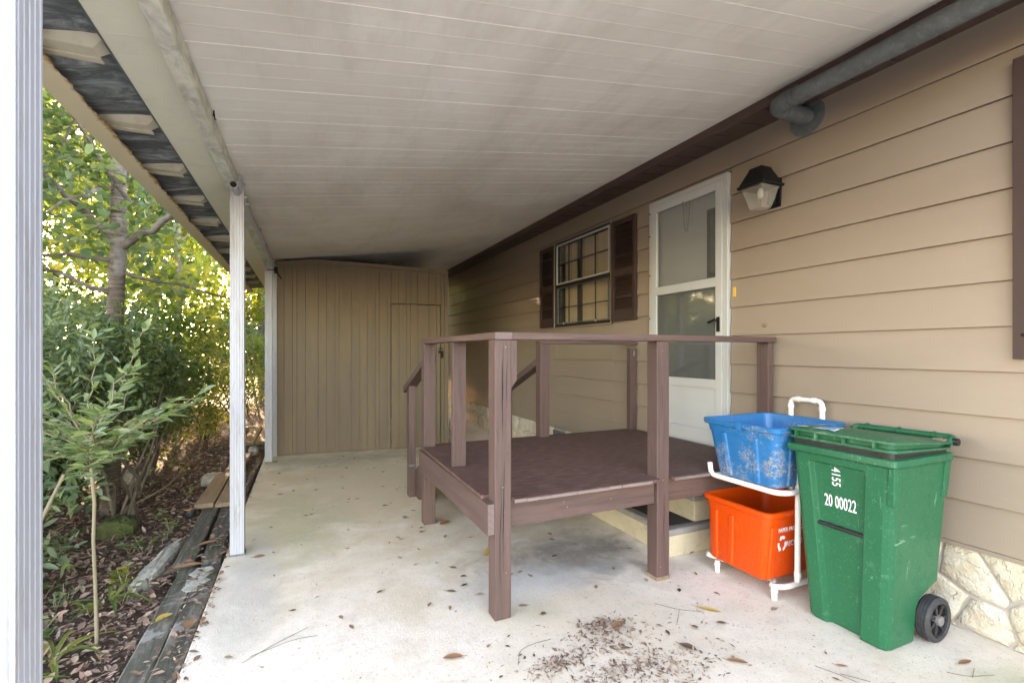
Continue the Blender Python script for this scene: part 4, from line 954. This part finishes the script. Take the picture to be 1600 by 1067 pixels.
tie('landscape_timber', 'dark cracked timber next to the leaf litter at lower left', 'timber', g_, -.625, 1.2, -.60, 3.55, .11, -.09, -.010, M['timber'])
tie('landscape_timber', 'dark green board left of the middle carport post', 'timber', g_, -.645, 3.62, -.665, 4.84, .115, -.08, .004, M['timber'])
tie('landscape_timber', 'dark narrow board touching the middle carport post', 'timber', g_, -.50, 3.62, -.53, 4.84, .11, -.08, -.002, M['timber'])
tie('old_plank', 'brown weathered plank raised at its near end left of the post', 'plank', g_, -.715, 4.80, -.70, 5.95, .14, .004, .040, M['oldwood'])
tie('old_plank', 'brown weathered plank lying behind the middle post', 'plank', g_, -.565, 4.78, -.56, 5.95, .13, .002, .036, M['oldwood'])
tie('old_plank', 'grey broken plank between the two far posts', 'plank', g_, -.64, 6.2, -.60, 7.1, .16, -.02, .02, M['oldwood'])
tie('landscape_timber', 'thin grey edging timber beside the slab behind the middle post', 'timber', g_, -.475, 5.0, -.41, 6.55, .05, -.06, .012, M['timber'])
tie('old_plank', 'left plank of the raised pair by the far post', 'plank', g_, -.62, 7.6, -.60, 9.0, .17, .03, .07, M['oldwood'])
tie('old_plank', 'right plank of the raised pair by the far post', 'plank', g_, -.44, 7.6, -.42, 9.0, .16, .03, .07, M['oldwood'])
tie('landscape_timber', 'short dark timber under the raised plank pair', 'timber', g_, -.75, 7.72, -.36, 7.70, .12, -.06, .029, M['timber'])
tie('tin_sheet', 'dark slanted sheet lying beyond the raised planks', 'sheet', g_, -.85, 9.35, -.25, 9.15, .25, .03, .06, M['grout'])
def rock(name, label, c, size, mat, seed, rz=0):
    r_ = random.Random(seed); b = MB(); nu, nv = 26, 14; rings = []
    for i in range(nv + 1):
        ph = math.pi * i / nv; ring = []
        for j in range(nu):
            th = 2 * math.pi * j / nu; k = 1 + r_.uniform(-.13, .13)
            x, y, z = math.cos(th) * math.sin(ph), math.sin(th) * math.sin(ph), math.cos(ph)
            s = lambda t: math.copysign(abs(t) ** .6, t)
            ring.append((s(x) * size[0] * k, s(y) * size[1] * k, s(z) * size[2] * k))
        rings.append(ring)
    b.loft(rings); o = b.build(name, mat, auto=60); o.location = c; o.rotation_euler = (0, 0, rz); return tag(o, label, 'rock')
M['rock'] = paint('pale_rock', (.38, .37, .32), .9, .35, 14, (.07, .085, .03), .9, 60, 1.0)
M['moss'] = paint('moss_stump', (.05, .065, .018), .95, .4, 12, (.03, .02, .012), .7, 90, 1.0)
rock('concrete_chunk', 'long pale mossy concrete chunk beside the dark timbers', (-.80, 3.74, -.055), (.05, .40, .065), M['rock'], 3, R(-6))
rock('concrete_chunk', 'white rounded rubble beside the brown planks', (-.80, 5.95, -.02), (.10, .16, .05), M['rock'], 4)
rock('concrete_chunk', 'small white rubble lump under the far plank pair', (-.52, 7.3, -.0), (.06, .10, .05), M['rock'], 5)
rock('concrete_chunk', 'grey flat stone standing in the leaf litter by the bushes', (-1.55, 6.1, .03), (.16, .08, .08), M['rock'], 6)
b = MB(); pp = [(-.455 - .04 * rnd.random(), 3.18 + .04 * k) for k in range(9)] + [(-.60 + .05 * rnd.random(), 3.50 - .04 * k) for k in range(9)]
b.prism(pp, 2, -.0035, .0012); tag(b.build('cement_spill', M['rock']), 'whitish cement smear on the timbers before the middle post', 'cement')
o = rock('mossy_stump', 'low mossy green stump behind the sapling', (-1.22, 4.50, .0), (.11, .10, .09), M['moss'], 8); o['category'] = 'stump'
b = MB(); b.tube([(0, 0, 0), (0, 0, .035), (0, 0, .06)], [.035, .045, .04], 14); o = b.build('spray_head', M['black'], auto=40); o.location = (-.80, 4.72, -.03); tag(o, 'black plastic irrigation cap in the mulch by the planks', 'cap')

# ------------------------------------------------------------------ vegetation
def gz(x): return -.055 + .18 * min(1, max(0, (-1.2 - x) / 4))
def clump_leaves(centers, rad, per, size, tmpl=LEAF4, flat=.75, wr=.55, droop=0.0):
    K = len(centers); c = np.repeat(np.asarray(centers), per, 0)
    off = npr.normal(size=(K * per, 3)); off = unit(off) * (npr.random((K * per, 1)) ** .5) * np.repeat(np.broadcast_to(rad, (K,)), per)[:, None]; off[:, 2] *= flat
    p = c + off; keep = ~((p[:, 0] > -1.02) & (p[:, 1] < 10.4)); p = p[keep]; off = off[keep]
    a = off * .6 + npr.normal(size=p.shape) * .5 * np.linalg.norm(off, axis=1, keepdims=True).mean(); a[:, 2] -= droop
    nrm = npr.normal(size=p.shape) * .55 + np.array([0, 0, 1.0]); L = size * npr.uniform(.6, 1.25, len(p)); return leafset(p, a, nrm, L, L * wr, tmpl)
def limb(b, p0, p1, r0, r1, wob=.06, k=7, n=7):
    p0, p1 = Vector(p0), Vector(p1); L = (p1 - p0).length; pts = []
    for i in range(k + 1):
        t = i / k; w_ = wob * L * math.sin(math.pi * t)
        pts.append(p0.lerp(p1, t) + Vector((rnd.uniform(-1, 1) * w_, rnd.uniform(-1, 1) * w_, rnd.uniform(-.5, 1) * w_)))
    b.tube(pts, [r0 + (r1 - r0) * i / k for i in range(k + 1)], n); return pts
def tree(label, base, h, crown_c, crown_r, nclump, per, size, mat, tr=.08, tmpl=LEAF4, crad=.35, lean=(0, 0), group='trees beyond the carport', trunks=1, wr=.6, name='tree', limbs=None, shell=.35, bark='bark'):
    base = (base[0], base[1], gz(base[0]) - .05); root = empty(name, base); tag(root, label, 'tree', group)
    cc = np.array(crown_c, float); cr = np.array(crown_r, float)
    d = unit(npr.normal(size=(nclump, 3))) * (shell + (1 - shell) * npr.random((nclump, 1))) ** .6
    cl = cc + d * cr * npr.uniform(.75, 1.08, (nclump, 1)); cl[:, 2] = np.maximum(cl[:, 2], .25)
    V, F = clump_leaves(cl, npr.uniform(.6, 1.2, nclump) * crad, per, size, tmpl, wr=wr)
    fastmesh('crown', V, F, mat, root, base)
    b = MB()
    for q in range(trunks):
        bx_ = (base[0] + (rnd.uniform(-.3, .3) if q else 0), base[1] + (rnd.uniform(-.3, .3) if q else 0), base[2])
        top = (base[0] + lean[0] + (rnd.uniform(-.5, .5) if q else 0), base[1] + lean[1], h)
        pts = limb(b, bx_, top, tr / (1 + .4 * q), tr * .5, .004, 10, 14)
        for k in range(9):
            i = rnd.randint(4, 9); tgt = cl[rnd.randrange(nclump)]
            if np.linalg.norm(np.array(pts[i]) - tgt) < 3.2: limb(b, pts[i], tgt, tr * .28, tr * .06, .08, 6, 6)
    if limbs:
        for (p0, p1, r0, r1) in limbs: limb(b, p0, p1, r0, r1, .035, 8, 8)
    b.build('trunk', M[bark], root, auto=60)
    return root
def shrub(label, x, y, rx, ry, h, nclump, per, size, mat, group='shrubs along the woodland edge', stems=6, tmpl=LEAF4, z0=.15, crad=.16, wr=.5, stemmat=None, name='shrub'):
    base = (x, y, gz(x) - .03); root = empty(name, base); tag(root, label, 'shrub', group)
    d = unit(npr.normal(size=(nclump, 3))) * npr.random((nclump, 1)) ** .4
    cl = np.array([x, y, (h + z0) / 2]) + d * np.array([rx, ry, (h - z0) / 2]); 
    V, F = clump_leaves(cl, npr.uniform(.6, 1.3, nclump) * crad, per, size, tmpl, wr=wr); fastmesh('foliage', V, F, mat, root, base)
    b = MB()
    for k in range(stems):
        t = cl[rnd.randrange(nclump)]; limb(b, (x + rnd.uniform(-.2, .2) * rx, y + rnd.uniform(-.2, .2) * ry, base[2]), t, .014, .004, .06, 7, 6)
    b.build('stem', stemmat or M['darkstem'], root, auto=60); return root
# the big tree with ringed bark in front of the hedge
bx0, by0 = -1.45, 5.15
tree('large tree with pale ringed trunk and broad leaves left of the carport', (bx0, by0), 5.6, (-1.6, 5.2, 3.4), (1.7, 2.0, 1.5), 190, 55, .09, M['leaf_green'], .072, LEAF8, .36, lean=(.10, .0), wr=.7, name='broadleaf_tree', bark='barkring',
     limbs=[((-1.36, 5.15, 2.22), (-.72, 4.6, 2.55), .034, .018), ((-1.36, 5.15, 2.22), (-2.0, 4.9, 2.9), .03, .012), ((-1.38, 5.15, 2.1), (-2.3, 5.0, 2.1), .02, .008), ((-1.40, 5.15, 1.8), (-2.05, 4.9, 2.05), .022, .01),
            ((-1.36, 5.15, 2.0), (-.3, 5.6, 1.75), .014, .005), ((-1.30, 5.15, 2.6), (-1.8, 4.6, 3.6), .02, .006)])
T = [
 ('thin leaning tree with yellow sunlit leaves behind the ringed trunk', (-1.6, 8.6), 7.5, (-1.6, 8.8, 3.6), (1.9, 1.9, 2.2), 110, 45, .12, M['leaf_yellow'], .05, LEAF4),
 ('tall yellow green tree farthest back near the far post', (-.8, 14.0), 9, (-1.2, 14, 4.2), (2.6, 2.0, 3.4), 280, 60, .15, M['leaf_yellow'], .09, LEAF4),
 ('tall bright green tree filling the view above the hedge', (-4.2, 10.5), 10, (-4.0, 10.5, 4.8), (2.7, 2.3, 3.4), 170, 50, .15, M['leaf_bright'], .11, LEAF4),
 ('dark trunked tree at the far left behind the near post', (-4.4, 6.8), 9, (-4.2, 6.8, 4.4), (2.0, 1.9, 2.7), 90, 60, .11, M['leaf_mid'], .08, LEAF4),
 ('tall mid green tree standing deep in the wood', (-8.5, 15.0), 12, (-8, 15, 5.6), (3.8, 3.0, 4.6), 200, 50, .2, M['leaf_bright'], .14, LEAF4),
 ('slender tree with mixed leaves between the two tall ones', (-3.6, 16.5), 11, (-3.5, 16.5, 5.0), (2.8, 2.4, 4.0), 190, 50, .18, M['leaf_mid'], .10, LEAF4),
]
for t in T: tree(*t[:9], tr=t[9], tmpl=t[10], crad=.55)
S = [
 ('dark evergreen shrub low behind the near white post', -2.3, 4.6, .75, .7, 1.75, 75, 50, .075, M['leaf_dark']),
 ('grey green layered shrub around the ringed trunk', -1.95, 5.7, .8, .6, 1.95, 120, 55, .07, M['leaf_blue']),
 ('deep green hedge bush right of the ringed trunk', -1.75, 7.3, .8, .8, 2.0, 120, 50, .08, M['leaf_mid']),
 ('lime green sunlit shrub left of the middle post', -1.35, 9.3, .85, 1.0, 2.1, 90, 50, .09, M['leaf_bright']),
 ('pale blue green shrub seen just left of the middle post', -1.3, 12.2, .9, .9, 2.2, 80, 50, .10, M['leaf_blue']),
 ('dark broad bush in the middle of the wood edge', -3.6, 8.2, 1.4, 1.1, 2.5, 160, 55, .11, M['leaf_dark']),
 ('tall dark thicket deep between the trees', -5.6, 11.5, 1.9, 1.5, 3.0, 120, 50, .14, M['leaf_dark']),
 ('mid green thicket behind the far left bush', -5.0, 8.0, 1.5, 1.3, 2.6, 110, 50, .12, M['leaf_mid']),
 ('bushy thicket closing the gap between the two far posts', -1.1, 15.5, 1.3, 1.2, 2.8, 100, 50, .12, M['leaf_mid']),
 ('rust tinged shrub behind the sapling crown', -2.5, 5.6, .5, .5, 2.05, 40, 40, .09, M['leaf_rust']),
 ('yellowish brush beyond the raised planks', -.9, 11.5, .5, .6, 1.6, 45, 40, .08, M['leaf_yellow']),
 ('wide dark thicket far behind everything', -7.0, 19.0, 5.0, 1.6, 3.2, 170, 50, .2, M['leaf_dark']),
 ('low green bush spilling over the leaf litter', -1.55, 6.6, .45, .55, .75, 45, 40, .06, M['leaf_mid']),
 ('small bright bush low beside the path of litter', -1.2, 7.9, .4, .45, .6, 36, 36, .06, M['leaf_bright']),
 ('green undergrowth clump behind the stump', -1.85, 4.6, .5, .5, .8, 50, 40, .07, M['leaf_dark']),
 ('thicket of fine leaves at the far end of the slab edge', -.3, 18.0, 1.6, 1.2, 3.2, 110, 50, .14, M['leaf_blue']),
 ('tall broad thicket added behind the storage shed to block low sun', 1.6, 15.5, 2.9, 1.4, 5.2, 640, 70, .17, M['leaf_mid']),  # thicket added to block low sun through the gap beside the shed
]
for s_ in S: shrub(*s_, crad=.17 + s_[8] * 1.1)
# sapling close to the camera with long oval leaves
sap_b = (-.845, 2.84, gz(-.8)); sap = empty('sapling', sap_b); tag(sap, 'thin single stem sapling with long pale green leaves in front', 'sapling')
b = MB(); sp = [(-.845, 2.84, -.06), (-.852, 2.845, .2), (-.862, 2.85, .45), (-.858, 2.85, .62), (-.87, 2.85, .80), (-.875, 2.86, .93)]; b.tube(sp, [.009, .0078, .0072, .0075, .008, .006], 8)
twigs = []
for k in range(26):
    a = rnd.uniform(0, 2 * math.pi); h0 = rnd.uniform(.78, .93); L = rnd.uniform(.22, .50); up_ = rnd.uniform(-.05, .42)
    if math.cos(a) > .2 and rnd.random() < .4: L += .1
    p0 = Vector((-.87, 2.855, h0)); p1 = p0 + Vector((math.cos(a) * L, math.sin(a) * L, up_ * L + rnd.uniform(0, .25)))
    pts = limb(b, p0, p1, .004, .0015, .05, 6, 5); twigs.append(pts)
for k in range(4):
    p0 = Vector((-.875, 2.86, .9)); p1 = p0 + Vector((rnd.uniform(-.25, .3), rnd.uniform(-.15, .3), rnd.uniform(.4, .62))); twigs.append(limb(b, p0, p1, .005, .0015, .04, 8, 5))
b.build('trunk', M['stem'], sap, auto=60)
cs_, as_ = [], []
for pts in twigs:
    for i in range(1, len(pts)):
        d = (pts[i] - pts[i - 1]).normalized()
        for q in range(2):
            side = d.cross(Vector((0, 0, 1))).normalized() * (1 if q else -1)
            for _ in range(2):
                cs_.append(pts[i] + d * rnd.uniform(-.02, .02)); as_.append(side * .8 + d * rnd.uniform(.3, .9) + Vector((0, 0, rnd.uniform(-.35, .3))))
    cs_.append(pts[-1]); as_.append(d)
cs_ = np.array([tuple(v) for v in cs_]); as_ = np.array([tuple(v) for v in as_]); nn_ = npr.normal(size=cs_.shape) * .35 + np.array([0, 0, 1.])
L = npr.uniform(.045, .085, len(cs_)); V, F = leafset(cs_, as_, nn_, L, L * .42, LEAF8); fastmesh('crown', V, F, M['leaf_pale'], sap, sap_b)
# evergreen shrub with glossy leaves left of the sapling
shrub('glossy dark green shrub low left behind the sapling stem', -1.42, 3.55, .33, .35, .95, 60, 26, .075, M['leaf_blue'], 'shrubs along the woodland edge', 8, LEAF8, .1, .11, .38)
shrub('feathery green shrub tall at the left edge of the wood', -1.62, 4.15, .45, .45, 1.75, 75, 40, .07, M['leaf_blue'], 'shrubs along the woodland edge', 8, LEAF8, .45, .17, .34)
shrub('fresh green leafy bush between the ringed trunk and the post', -1.35, 5.9, .42, .6, 1.5, 80, 55, .06, M['leaf_green'], 'shrubs along the woodland edge', 6, LEAF8, .5, .17, .45)
shrub('dense dark bush filling the shade under the ringed tree', -1.95, 4.9, .5, .5, 1.35, 80, 55, .065, M['leaf_dark'], 'shrubs along the woodland edge', 8, LEAF4, .1, .2, .45)
shrub('leafy bush hiding the lower part of the ringed trunk', -1.20, 4.62, .34, .34, 1.72, 75, 45, .06, M['leaf_green'], 'shrubs along the woodland edge', 6, LEAF8, .62, .15, .42)
# low seedlings
def seedling(label, x, y, h, n, size, mat):
    base = (x, y, gz(x)); root = empty('seedling', base); tag(root, label, 'seedling', 'low seedlings in the leaf litter')
    b = MB(); cc_, aa_ = [], []
    for k in range(3):
        p1 = (x + rnd.uniform(-.06, .06), y + rnd.uniform(-.06, .06), base[2] + h * rnd.uniform(.6, 1)); limb(b, base, p1, .003, .0015, .05, 3, 5)
        for q in range(n):
            a = rnd.uniform(0, 6.28); t = rnd.uniform(.4, 1); cc_.append(tuple(Vector(base).lerp(Vector(p1), t))); aa_.append((math.cos(a), math.sin(a), rnd.uniform(0, .5)))
    b.build('stem', M['stem'], root)
    cc_ = np.array(cc_); L = npr.uniform(.6, 1.2, len(cc_)) * size; V, F = leafset(cc_, np.array(aa_), np.tile([0, 0, 1.], (len(cc_), 1)) + npr.normal(size=cc_.shape) * .2, L, L * .5, LEAF8)
    fastmesh('foliage', V, F, mat, root, base)
SD = [('bright green seedling right of the sapling stem', -.90, 3.45, .16, 9, .06, 'leaf_bright'), ('pale seedling at the foot of the sapling', -.98, 3.2, .10, 7, .05, 'leaf_bright'), ('blue green seedling before the stump', -1.05, 4.1, .10, 8, .05, 'leaf_blue'),
      ('leafy seedling between the stump and the concrete chunk', -.95, 4.05, .14, 8, .05, 'leaf_mid'), ('seedling at the left edge below the glossy shrub', -1.30, 3.3, .16, 9, .05, 'leaf_mid'), ('small seedling beyond the concrete chunk', -.88, 4.45, .12, 8, .045, 'leaf_bright'),
      ('seedling in open litter right of the stump', -1.0, 4.75, .10, 7, .05, 'leaf_blue'), ('dark seedling left of the stump', -1.42, 4.2, .14, 9, .055, 'leaf_blue'), ('tiny seedling far along the planks', -.95, 5.6, .08, 6, .04, 'leaf_mid'),
      ('low seedling beside the strap leaved plant', -1.10, 3.0, .08, 7, .05, 'leaf_mid'), ('green seedling under the hedge far right', -1.15, 6.4, .12, 8, .05, 'leaf_bright')]
for s_ in SD: seedling(*s_[:6], M[s_[6]])
for k in range(26):
    seedling('small green seedling among many in the brown leaf litter', -.85 - 1.0 * rnd.random() ** 1.3, 2.9 + 3.6 * rnd.random(), rnd.uniform(.06, .13), 7, rnd.uniform(.03, .055), M[rnd.choice(['leaf_blue', 'leaf_mid', 'leaf_bright', 'leaf_pale'])])
def strap(label, x, y, n, L, mat):
    base = (x, y, gz(x)); b = MB()
    for k in range(n):
        a = 2 * math.pi * k / n + rnd.uniform(-.3, .3); l = L * rnd.uniform(.6, 1.1); w_ = .011; up_ = rnd.uniform(.5, .95); m_ = 9; la = []; lb = []; lc_ = []
        sx, sy = -math.sin(a), math.cos(a)
        for i in range(m_):
            t = i / (m_ - 1); r_ = l * t * (1 - .25 * up_ * (1 - t)); z = l * (up_ * t - .85 * t * t * up_) ; ww = w_ * (1 - t ** 3) * (.6 + t * .8) + .0008
            la.append((r_ * math.cos(a) + sx * ww, r_ * math.sin(a) + sy * ww, z + .004)); lb.append((r_ * math.cos(a), r_ * math.sin(a), z)); lc_.append((r_ * math.cos(a) - sx * ww, r_ * math.sin(a) - sy * ww, z + .004))
        b.loft([la, lb, lc_], False, False, closed=False)
    o = b.build('strap_leaf_plant', mat, smooth=True); o.location = base; return tag(o, label, 'plant', 'strap leaved plants at lower left')
strap('yellow green strap leaved plant in front of the sapling foot', -.99, 2.80, 13, .27, M['leaf_bright'])
strap('darker strap leaved plant behind the sapling stem', -.92, 3.30, 9, .25, M['leaf_mid'])
strap('strap leaved plant cut by the lower left post edge', -1.12, 2.55, 10, .25, M['leaf_mid'])
# bare stems and vines
def vine(label, pts, r, mat, cat='vine'):
    b = MB(); b.tube(bend([tuple(p) for p in pts], .3, 4), [r * (1 - .5 * i / (len(bend([tuple(p) for p in pts], .3, 4)) - 1)) for i in range(len(bend([tuple(p) for p in pts], .3, 4)))], 7)
    return tag(b.build('bare_stem', mat, auto=60), label, cat, 'bare stems among the bushes')
vine('pale curved vine hanging beyond the far post', [(-.62, 10.4, -.05), (-.80, 10.6, .9), (-.98, 10.8, 1.9), (-.95, 10.9, 2.6)], .016, M['stem'])
vine('second thin vine beside the curved one by the far post', [(-.75, 10.9, .9), (-.83, 10.9, 1.8), (-.86, 11, 2.8)], .012, M['stem'])
vine('olive slanting stem low at the left edge', [(-1.38, 3.15, 0), (-1.22, 3.25, .4), (-1.12, 3.3, .68)], .016, M['stem'])
vine('slim pale trunk between the left post and the ringed trunk', [(-1.75, 4.65, 0), (-1.79, 4.66, .9), (-1.85, 4.65, 1.9), (-1.8, 4.7, 2.6)], .022, M['bark'])
vine('thin dead stick slanting to the stump base', [(-1.30, 4.75, 0), (-1.42, 4.8, .5), (-1.5, 4.85, .75)], .012, M['bark'])
vine('thin dead stick crossing the first one by the stump', [(-1.28, 4.78, 0), (-1.15, 4.85, .5), (-.98, 5.0, .95)], .012, M['bark'])
vine('long dry twig lying over the leaf litter', [(-1.3, 4.9, .03), (-1.05, 5.2, .12), (-.98, 5.9, .22)], .008, M['stem'])
vine('forked dry stick in the dark under the hedge', [(-1.35, 5.6, 0), (-1.2, 5.7, .5), (-1.05, 5.8, .9)], .012, M['bark'])

# leaf litter on the ground (nobody could count it)
n = 34000; yy = 1.6 + 10.5 * npr.random(n) ** 1.35; xx = -.68 - npr.random(n) ** 1.1 * (.9 + .35 * yy)
zz = np.array([gz(x) for x in xx]) + .02 + npr.uniform(0, .015, n); nr = npr.normal(size=(n, 3)) * .45 + np.array([0, 0, 1.]); a = npr.normal(size=(n, 3)); a[:, 2] *= .3
L = .012 + .055 * npr.random(n) ** 2.2; V, F = leafset(np.stack([xx, yy, zz], 1), a, nr, L, L * npr.uniform(.25, .65, n), LEAF8)
o = fastmesh('leaf_litter', V, F, M['deadleaf']); tag(o, 'brown fallen leaf litter covering the woodland ground', 'leaf litter', kind='stuff')
# leaves caught along the slab edge and on the timbers
n = 2600; yy = 1.5 + 8 * npr.random(n) ** 1.4; xx = -.40 - np.abs(npr.normal(size=n)) * .11; zz = np.full(n, .008); nr = npr.normal(size=(n, 3)) * .3 + np.array([0, 0, 1.]); a = npr.normal(size=(n, 3)); a[:, 2] *= .15
L = .006 + .05 * npr.random(n) ** 3; V, F = leafset(np.stack([xx, yy, zz], 1), a, nr, L, L * .5, LEAF8); o = fastmesh('edge_litter', V, F, M['deadleaf']); tag(o, 'dry leaves gathered over the timbers and slab edge', 'leaf litter', kind='stuff')
# crumbs and debris swept on the slab
def debris(name, label, spots, mat, smin, smax):
    P_ = []
    for (cx_, cy_, rx_, ry_, n) in spots: P_.append(np.stack([cx_ + npr.normal(size=n) * rx_, cy_ + npr.normal(size=n) * ry_, np.full(n, .004)], 1))
    P_ = np.concatenate(P_); P_ = P_[(P_[:, 0] > -.4) & (P_[:, 0] < 2.88)]; n = len(P_); a = npr.normal(size=(n, 3)); a[:, 2] *= .25; nr = npr.normal(size=(n, 3)) * .5 + np.array([0, 0, 1.])
    L = smin + (smax - smin) * npr.random(n) ** 2.5; V, F = leafset(P_, a, nr, L, L * npr.uniform(.12, .5, n), LEAF4); V[:, 2] = np.maximum(V[:, 2], .001)
    o = fastmesh(name, V, F, mat); return tag(o, label, 'debris', kind='stuff')
debris('leaf_crumbs', 'brown crumbled leaves and needles swept on the pale slab', [(1.36, 1.97, .07, .035, 520), (1.28, 1.85, .12, .05, 520), (1.02, 1.80, .07, .028, 380), (1.25, 1.66, .12, .04, 420), (1.05, 1.62, .12, .04, 420), (1.45, 1.58, .14, .06, 480), (1.3, 1.8, .32, .15, 450)], M['deadleaf'], .003, .034)
debris('leaf_specks', 'tiny dark specks of dirt scattered over the concrete', [(1.0, 2.6, 1.1, 1.6, 420), (2.2, 1.5, .4, .3, 260), (.3, 3.2, .5, 1.5, 240), (.0, 2.4, .3, .5, 160), (2.4, 1.9, .3, .3, 120)], M['deadleaf'], .003, .016)

# single leaves on the slab
def one_leaf(label, x, y, L, rz, mat='deadleaf_one', wr=.4, curl=.35, z=.003, name='dry_leaf'):
    n = 7; la, lb, lc_ = [], [], []
    for i in range(n):
        t = i / (n - 1); ww = L * wr * .5 * math.sin(math.pi * min(1, t * .94 + .03)) ** .8; zz = z + curl * L * .35 * (t - .5) ** 2 + .002
        la.append((L * (t - .5), ww, zz + ww * .5)); lb.append((L * (t - .5), 0, zz)); lc_.append((L * (t - .5), -ww, zz + ww * .55))
    b = MB(); b.loft([la, lb, lc_], False, False, closed=False); b.tube([(-L * .5, 0, z + .004 + curl * L * .0875), (-L * .72, .004, z + .006)], .0012, 4)
    o = b.build(name, M[mat], smooth=True); o.location = (x, y, 0); o.rotation_euler = (0, 0, rz)
    return tag(o, label, 'leaf', 'dry leaves on the slab')
LV = [('flat brown oval leaf in front of the corner post', .62, 2.02, .085, 2.9, 'deadleaf_one', .42), ('long brown leaf at the bottom centre of the slab', 1.72, 1.50, .085, -.7, 'deadleaf_one', .35),
      ('dark oval leaf standing out right of the debris pile', 1.60, 1.66, .08, -1.1, 'deadleaf', .5), ('orange brown leaf by the cart wheel', 2.60, 1.10, .08, -.1, 'deadleaf_one', .3),
      ('curled yellow stalk leaf right of the debris pile', 1.93, 1.86, .12, -.9, 'yellowleaf', .22), ('copper leaf on the debris pile', 1.42, 1.93, .09, .3, 'deadleaf_one', .5),
      ('small orange leaf in front of the green cart', 2.16, 1.14, .05, .2, 'deadleaf_one', .35), ('narrow tan leaf left of the cart front', 2.10, 1.30, .05, -.6, 'deadleaf_one', .3),
      ('brown leaf heaped at the foot of the far left porch post', 1.05, 3.62, .10, .4, 'deadleaf_one', .7), ('yellow crumpled leaves in the shade under the deck edge', 1.17, 2.95, .12, .3, 'yellowleaf', .8),
      ('second yellow crumpled leaf under the deck edge', 1.22, 3.02, .10, 1.6, 'yellowleaf', .8), ('greenish leaf between the two front porch posts', 1.14, 2.17, .035, .2, 'deadleaf', .7),
      ('dark leaf left of the corner post foot', .78, 2.58, .055, -.5, 'deadleaf', .4), ('brown leaf at the foot of the middle carport post', -.22, 3.52, .07, .1, 'deadleaf_one', .5),
      ('large tan leaf on the timber by the middle post', -.56, 3.9, .12, .4, 'deadleaf_one', .4), ('pinkish curled leaf on the timber joint', -.60, 3.53, .14, .1, 'deadleaf_one', .4),
      ('rusty leaf beside the near timber', -.47, 2.78, .085, 1.3, 'deadleaf_one', .7), ('tan lobed leaf on the near timber', -.60, 2.9, .085, .8, 'yellowleaf', .6)]
for l in LV: one_leaf(l[0], l[1], l[2], l[3], l[4], l[5], l[6])
for k in range(190):
    while True:
        x = rnd.uniform(-.3, 2.75); y = 1.25 + 5.2 * rnd.random() ** 1.2
        if y > 1.15 + .0 and not (x > 2.2 and y < 2.4 and y > 1.1 and x > 2.25): break
    one_leaf('small dry brown leaf among many scattered on the concrete', x, y, rnd.uniform(.022, .05), rnd.uniform(0, 6.28), 'leafobj', rnd.uniform(.3, .6), rnd.uniform(.2, 1))['group'] = 'small leaves scattered over the slab'
def twig(label, pts):
    b = MB()
    for p in pts: b.tube(bend([(q[0] + rnd.uniform(-.01, .01), q[1] + rnd.uniform(-.01, .01), .003) for q in p], .08, 4), .0011, 5)
    o = b.build('twig', M['bark']); return tag(o, label, 'twig', 'twigs on the slab')
twig('forked dark twig right of the debris pile', [[(1.72, 2.02), (1.80, 1.93), (1.90, 1.86)], [(1.80, 1.93), (1.70, 1.84)]])
twig('thin curved twig left of the debris pile', [[(.86, 1.86), (.90, 1.95), (1.0, 1.98), (1.08, 1.96)]])
twig('long thin twig at the lower left of the slab', [[(-.22, 2.35), (-.1, 2.45), (.05, 2.52)], [(-.18, 2.38), (0, 2.45), (.1, 2.43)]])
twig('fine twig at the lower right of the slab', [[(2.0, 1.35), (2.05, 1.25), (2.06, 1.15)], [(2.04, 1.27), (2.1, 1.2)]])
twig('thin reddish twig near the cart wheel', [[(2.45, 1.10), (2.5, 1.05), (2.62, 1.0)], [(2.52, 1.04), (2.6, 1.06)]])
